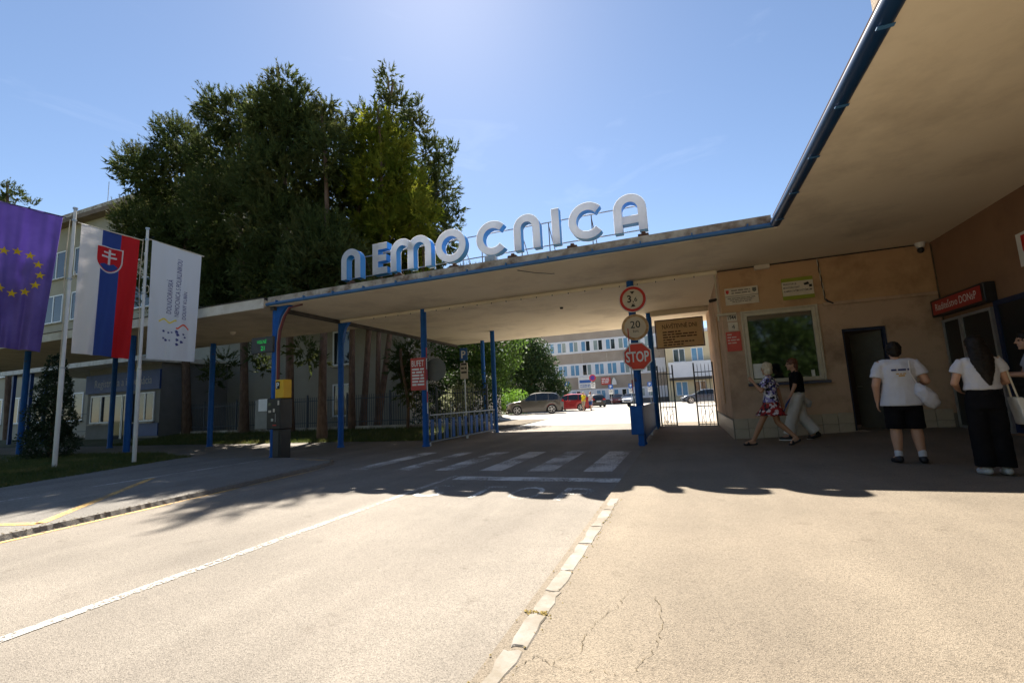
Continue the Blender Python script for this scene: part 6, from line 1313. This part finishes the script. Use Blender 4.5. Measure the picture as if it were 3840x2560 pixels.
def tote(b):
    v = [(.235, -.13, .93), (.255, .13, .93), (.325, .13, .93), (.305, -.13, .93), (.275, -.17, .60), (.30, .15, .60), (.42, .15, .60), (.40, -.17, .60)]; b.add(v, [(0, 1, 2, 3), (7, 6, 5, 4), (0, 4, 5, 1), (1, 5, 6, 2), (2, 6, 7, 3), (3, 7, 4, 0)])
garment(tb, T, 'pouch', mat('canvas_cream', (.66, .63, .56), (.60, .57, .50), .9, 9), tote, .012, 3, .02, .1)
for yy in (-.07, .07):
    b = MB(); b.T = T; b.tube([(.27 , yy - .02, .92), (.255, yy * .8, 1.1), (.235, yy * .4, 1.30), (.20, 0, 1.445)], .010, 6); b.build('handle', M_FRAME, tb, smooth=True)
b = MB(); b.T = T
for i in range(4): words_on(b, (.345 + .012 * i, -.185 + .004 * i, .86 - i * .055), (.08, .0, -.0), (0, 0, 1), 1.0, .03, 2, seed=60 + i)
b.build('print', mat('print_yellow', (.55, .32, .04), None, .8), tb)
# blonde woman striding left
pose = dict(ankL=(-.08, .40, .10), toeL=(-.08, .55, .04), kneeL=(-.085, .20, .50), ankR=(.08, -.36, .17), toeR=(.08, -.26, .035), kneeR=(.085, -.06, .48), hipL=(-.085, .01, .88), hipR=(.085, -.01, .88), elbL=(-.22, .12, 1.13), wriL=(-.15, .26, 1.32), elbR=(.235, -.12, 1.12), wriR=(.23, -.16, .88), look=R(-20))
BX, BY = 1.62, 10.62
t, T, J, hp, s = person('blonde woman in a patterned blue white and red dress striding left', BX, BY, pavez(BX, BY), R(72), 1.66, pose, 1.04, SKIN_T)
def vor_mat(name, cols, sc):
    m = bpy.data.materials.new(name); m.use_nodes = True; N = m.node_tree.nodes; L = m.node_tree.links; v = N.new('ShaderNodeTexVoronoi'); v.inputs['Scale'].default_value = sc
    tcn = N.new('ShaderNodeTexCoord'); L.new(tcn.outputs['Object'], v.inputs['Vector']); sp = N.new('ShaderNodeSeparateColor'); L.new(v.outputs['Color'], sp.inputs['Color']); r = N.new('ShaderNodeValToRGB'); r.color_ramp.interpolation = 'CONSTANT'
    for i, c in enumerate(cols):
        e = r.color_ramp.elements[i] if i < 2 else r.color_ramp.elements.new(i / len(cols)); e.position = i / len(cols); e.color = tuple(c) + (1,)
    L.new(sp.outputs['Red'], r.inputs['Fac']); L.new(r.outputs['Color'], N['Principled BSDF'].inputs['Base Color']); N['Principled BSDF'].inputs['Roughness'].default_value = .85; return m
garment(t, T, 'blouse', vor_mat('dress_print_blue', [(.02, .02, .05), (.06, .06, .28), (.7, .68, .74), (.3, .25, .5), (.015, .015, .02), (.75, .72, .75)], 26), lambda b: tee(b, J, 1.06, .02, 1.12, .75, 1.3), .011, 2, .022, .08)
garment(t, T, 'skirt', vor_mat('dress_print_red', [(.30, .012, .014), (.22, .01, .012), (.02, .01, .02), (.34, .02, .02), (.6, .5, .5)], 22), lambda b: ell_loft(b, [(0, .03, .62, .20, .30), (0, .02, .70, .195, .24), (0, .0, .85, .175, .16), (0, 0, 1.0, .15, .12)]), .011, 2, .035, .07)
b = MB(); b.T = T; b.sphere(hp(0, -.025, .045), (.090, .106, .100), 18, 12); b.sphere(hp(0, -.07, -.04), (.085, .055, .085), 14, 10); b.sphere(hp(.05, -.03, -.05), (.04, .05, .07), 10, 8); b.sphere(hp(-.05, -.03, -.05), (.04, .05, .07), 10, 8); remesh(b.build('hair', M_HAIRB, t), .010, 2, .5, .03, .04)
for S in 'LR':
    a, to = Vector(J['ank' + S]), Vector(J['toe' + S]); b = MB(); b.T = T; capsule(b, a + Vector((0, -.05, -.055)), to + Vector((0, .02, -.012)), .032, .034); capsule(b, a.lerp(to, .6) + Vector((-.035, 0, .0)), a.lerp(to, .6) + Vector((.035, 0, 0)), .022, .022); remesh(b.build('sandal', M_DKSHOE, t), .010, 1)
# brunette woman beside her
pose = dict(ankL=(-.08, .24, .09), toeL=(-.08, .39, .04), kneeL=(-.085, .15, .50), ankR=(.08, -.26, .13), toeR=(.08, -.13, .035), kneeR=(.085, -.03, .48), elbL=(-.23, .05, 1.12), wriL=(-.22, .16, .90), elbR=(.23, -.05, 1.12), wriR=(.22, .02, .88), look=R(12), head=(0, .05, 1.575))
QX, QY = 2.27, 11.45
t, T, J, hp, s = person('brunette woman in black top and loose white trousers by the window', QX, QY, pavez(QX, QY), R(84), 1.74, pose, 1.0, SKIN)
garment(t, T, 'top', M_BLACKCLOTH, lambda b: tee(b, J, 1.06, .16, 1.0, .85, 1.15), .011, 2, .02, .09)
garment(t, T, 'trousers', mat('white_linen', (.62, .60, .56), (.55, .53, .50), .9, 6), lambda b: (ell_loft(b, [(0, 0, .80, .165, .13), (0, 0, .92, .165, .13), (0, 0, 1.06, .14, .112)]), legs(b, J, .115, .11, .115, 1.93)), .012, 2, .026, .11)
b = MB(); b.T = T; b.sphere(hp(0, -.022, .045), (.088, .105, .098), 18, 12); b.sphere(hp(0, -.075, -.03), (.075, .05, .09), 14, 10); b.sphere(hp(0, -.085, -.10), (.055, .04, .06), 12, 8); remesh(b.build('hair', M_HAIRR, t), .010, 2, .5, .025, .04)
shoes(t, T, J, M_DKSHOE, M_WHITE)
b = MB(); b.T = T; b.tube([hp(-.078, .0, .012), hp(-.05, .085, .012), hp(-.012, .094, .012), hp(.012, .094, .012), hp(.05, .085, .012), hp(.078, 0, .012)], .004, 6); b.build('glasses', M_BLACK, t)
tb = thing('white_bag', 'white bag carried behind the brunette woman', 'bag', T @ Vector((.25, -.1, .8))); garment(tb, T, 'pouch', M_TEE, lambda b: b.tube([(.24, -.02, .88), (.25, -.12, .80), (.25, -.20, .72), (.25, -.21, .66)], [.02, .09, .09, .03], 12), .012, 2, .025, .08)
tb = thing('dark_umbrella', 'thin dark folded umbrella held by the brunette woman', 'umbrella', T @ Vector((-.22, .2, .6))); b = MB(); b.T = T; b.tube([(-.22, .12, .93), (-.22, .16, .87), (-.225, .24, .74), (-.23, .31, .58)], [.010, .014, .020, .006], 8); b.build('folded_canopy', M_DKBLUE, tb, smooth=True)
# man at the right edge
pose = dict(elbL=(-.22, .06, 1.12), wriL=(-.12, .28, 1.12), elbR=(.22, .06, 1.12), wriR=(.10, .28, 1.14), look=R(5), head=(0, .06, 1.57))
EX, EY = 4.50, 8.3
t, T, J, hp, s = person('dark haired man in pale shirt cut off by the right edge', EX, EY, pavez(EX, EY), R(78), 1.74, pose, 1.08, SKIN)
garment(t, T, 'shirt', mat('pale_blue_shirt', (.30, .31, .36), (.36, .37, .42), .85, 6), lambda b: tee(b, J, 1.1, -.02, 1.05, .6, 1.15), .012, 2, .02, .1)
garment(t, T, 'trousers', M_BLACKCLOTH, lambda b: (ell_loft(b, [(0, 0, .80, .175, .14), (0, 0, .92, .17, .135), (0, 0, 1.04, .155, .12)]), legs(b, J, .11, .085, .075, 1.95)), .012, 2, .016, .1)
hair_short(t, hp, M_HAIRD, T); shoes(t, T, J, M_DKSHOE)
tb = thing('paper_sheet', 'white paper held by the man at the right edge', 'paper', T @ Vector((0, .36, 1.1))); b = MB(); b.T = T; b.box(-.11, .30, 1.105, .10, .50, 1.112); b.build('sheet', M_WHITE, tb)
# two walkers far across the courtyard
for (lb_, x_, y_, mm, hm_, sk_) in (('distant walker in a yellow shirt beside the red car', -8.42, 40.1, mat('yellow_shirt', (.72, .55, .01), None, .85), M_HAIRB, SKIN), ('distant walker in a white shirt and dark shorts', -7.85, 40.35, M_TEE, M_HAIRR, SKIN_T)):
    pose = dict(ankL=(-.09, .16, .085), toeL=(-.10, .30, .035), kneeL=(-.09, .12, .49), ankR=(.09, -.14, .10), toeR=(.10, .0, .035), elbL=(-.25, -.02, 1.13), wriL=(-.22, .14, .98))
    t, T, J, hp, s = person(lb_, x_, y_, GZ, R(150), 1.66, pose, 1.1, sk_, .016)
    garment(t, T, 'shirt', mm, lambda b: tee(b, J, 1.16, -.02, 1.08, .6, 1.2), .018, 2, .02, .12)
    garment(t, T, 'shorts', mat('khaki_cloth', (.36, .30, .22), None, .9) if 'yellow' in lb_ else M_DKBLUE, lambda b: (ell_loft(b, [(0, 0, .80, .18, .145), (0, 0, .92, .18, .145), (0, 0, 1.02, .16, .125)]), legs(b, J, .115, .10, 0, .95)), .018, 2)
    hair_short(t, hp, hm_, T); shoes(t, T, J, M_DKSHOE)
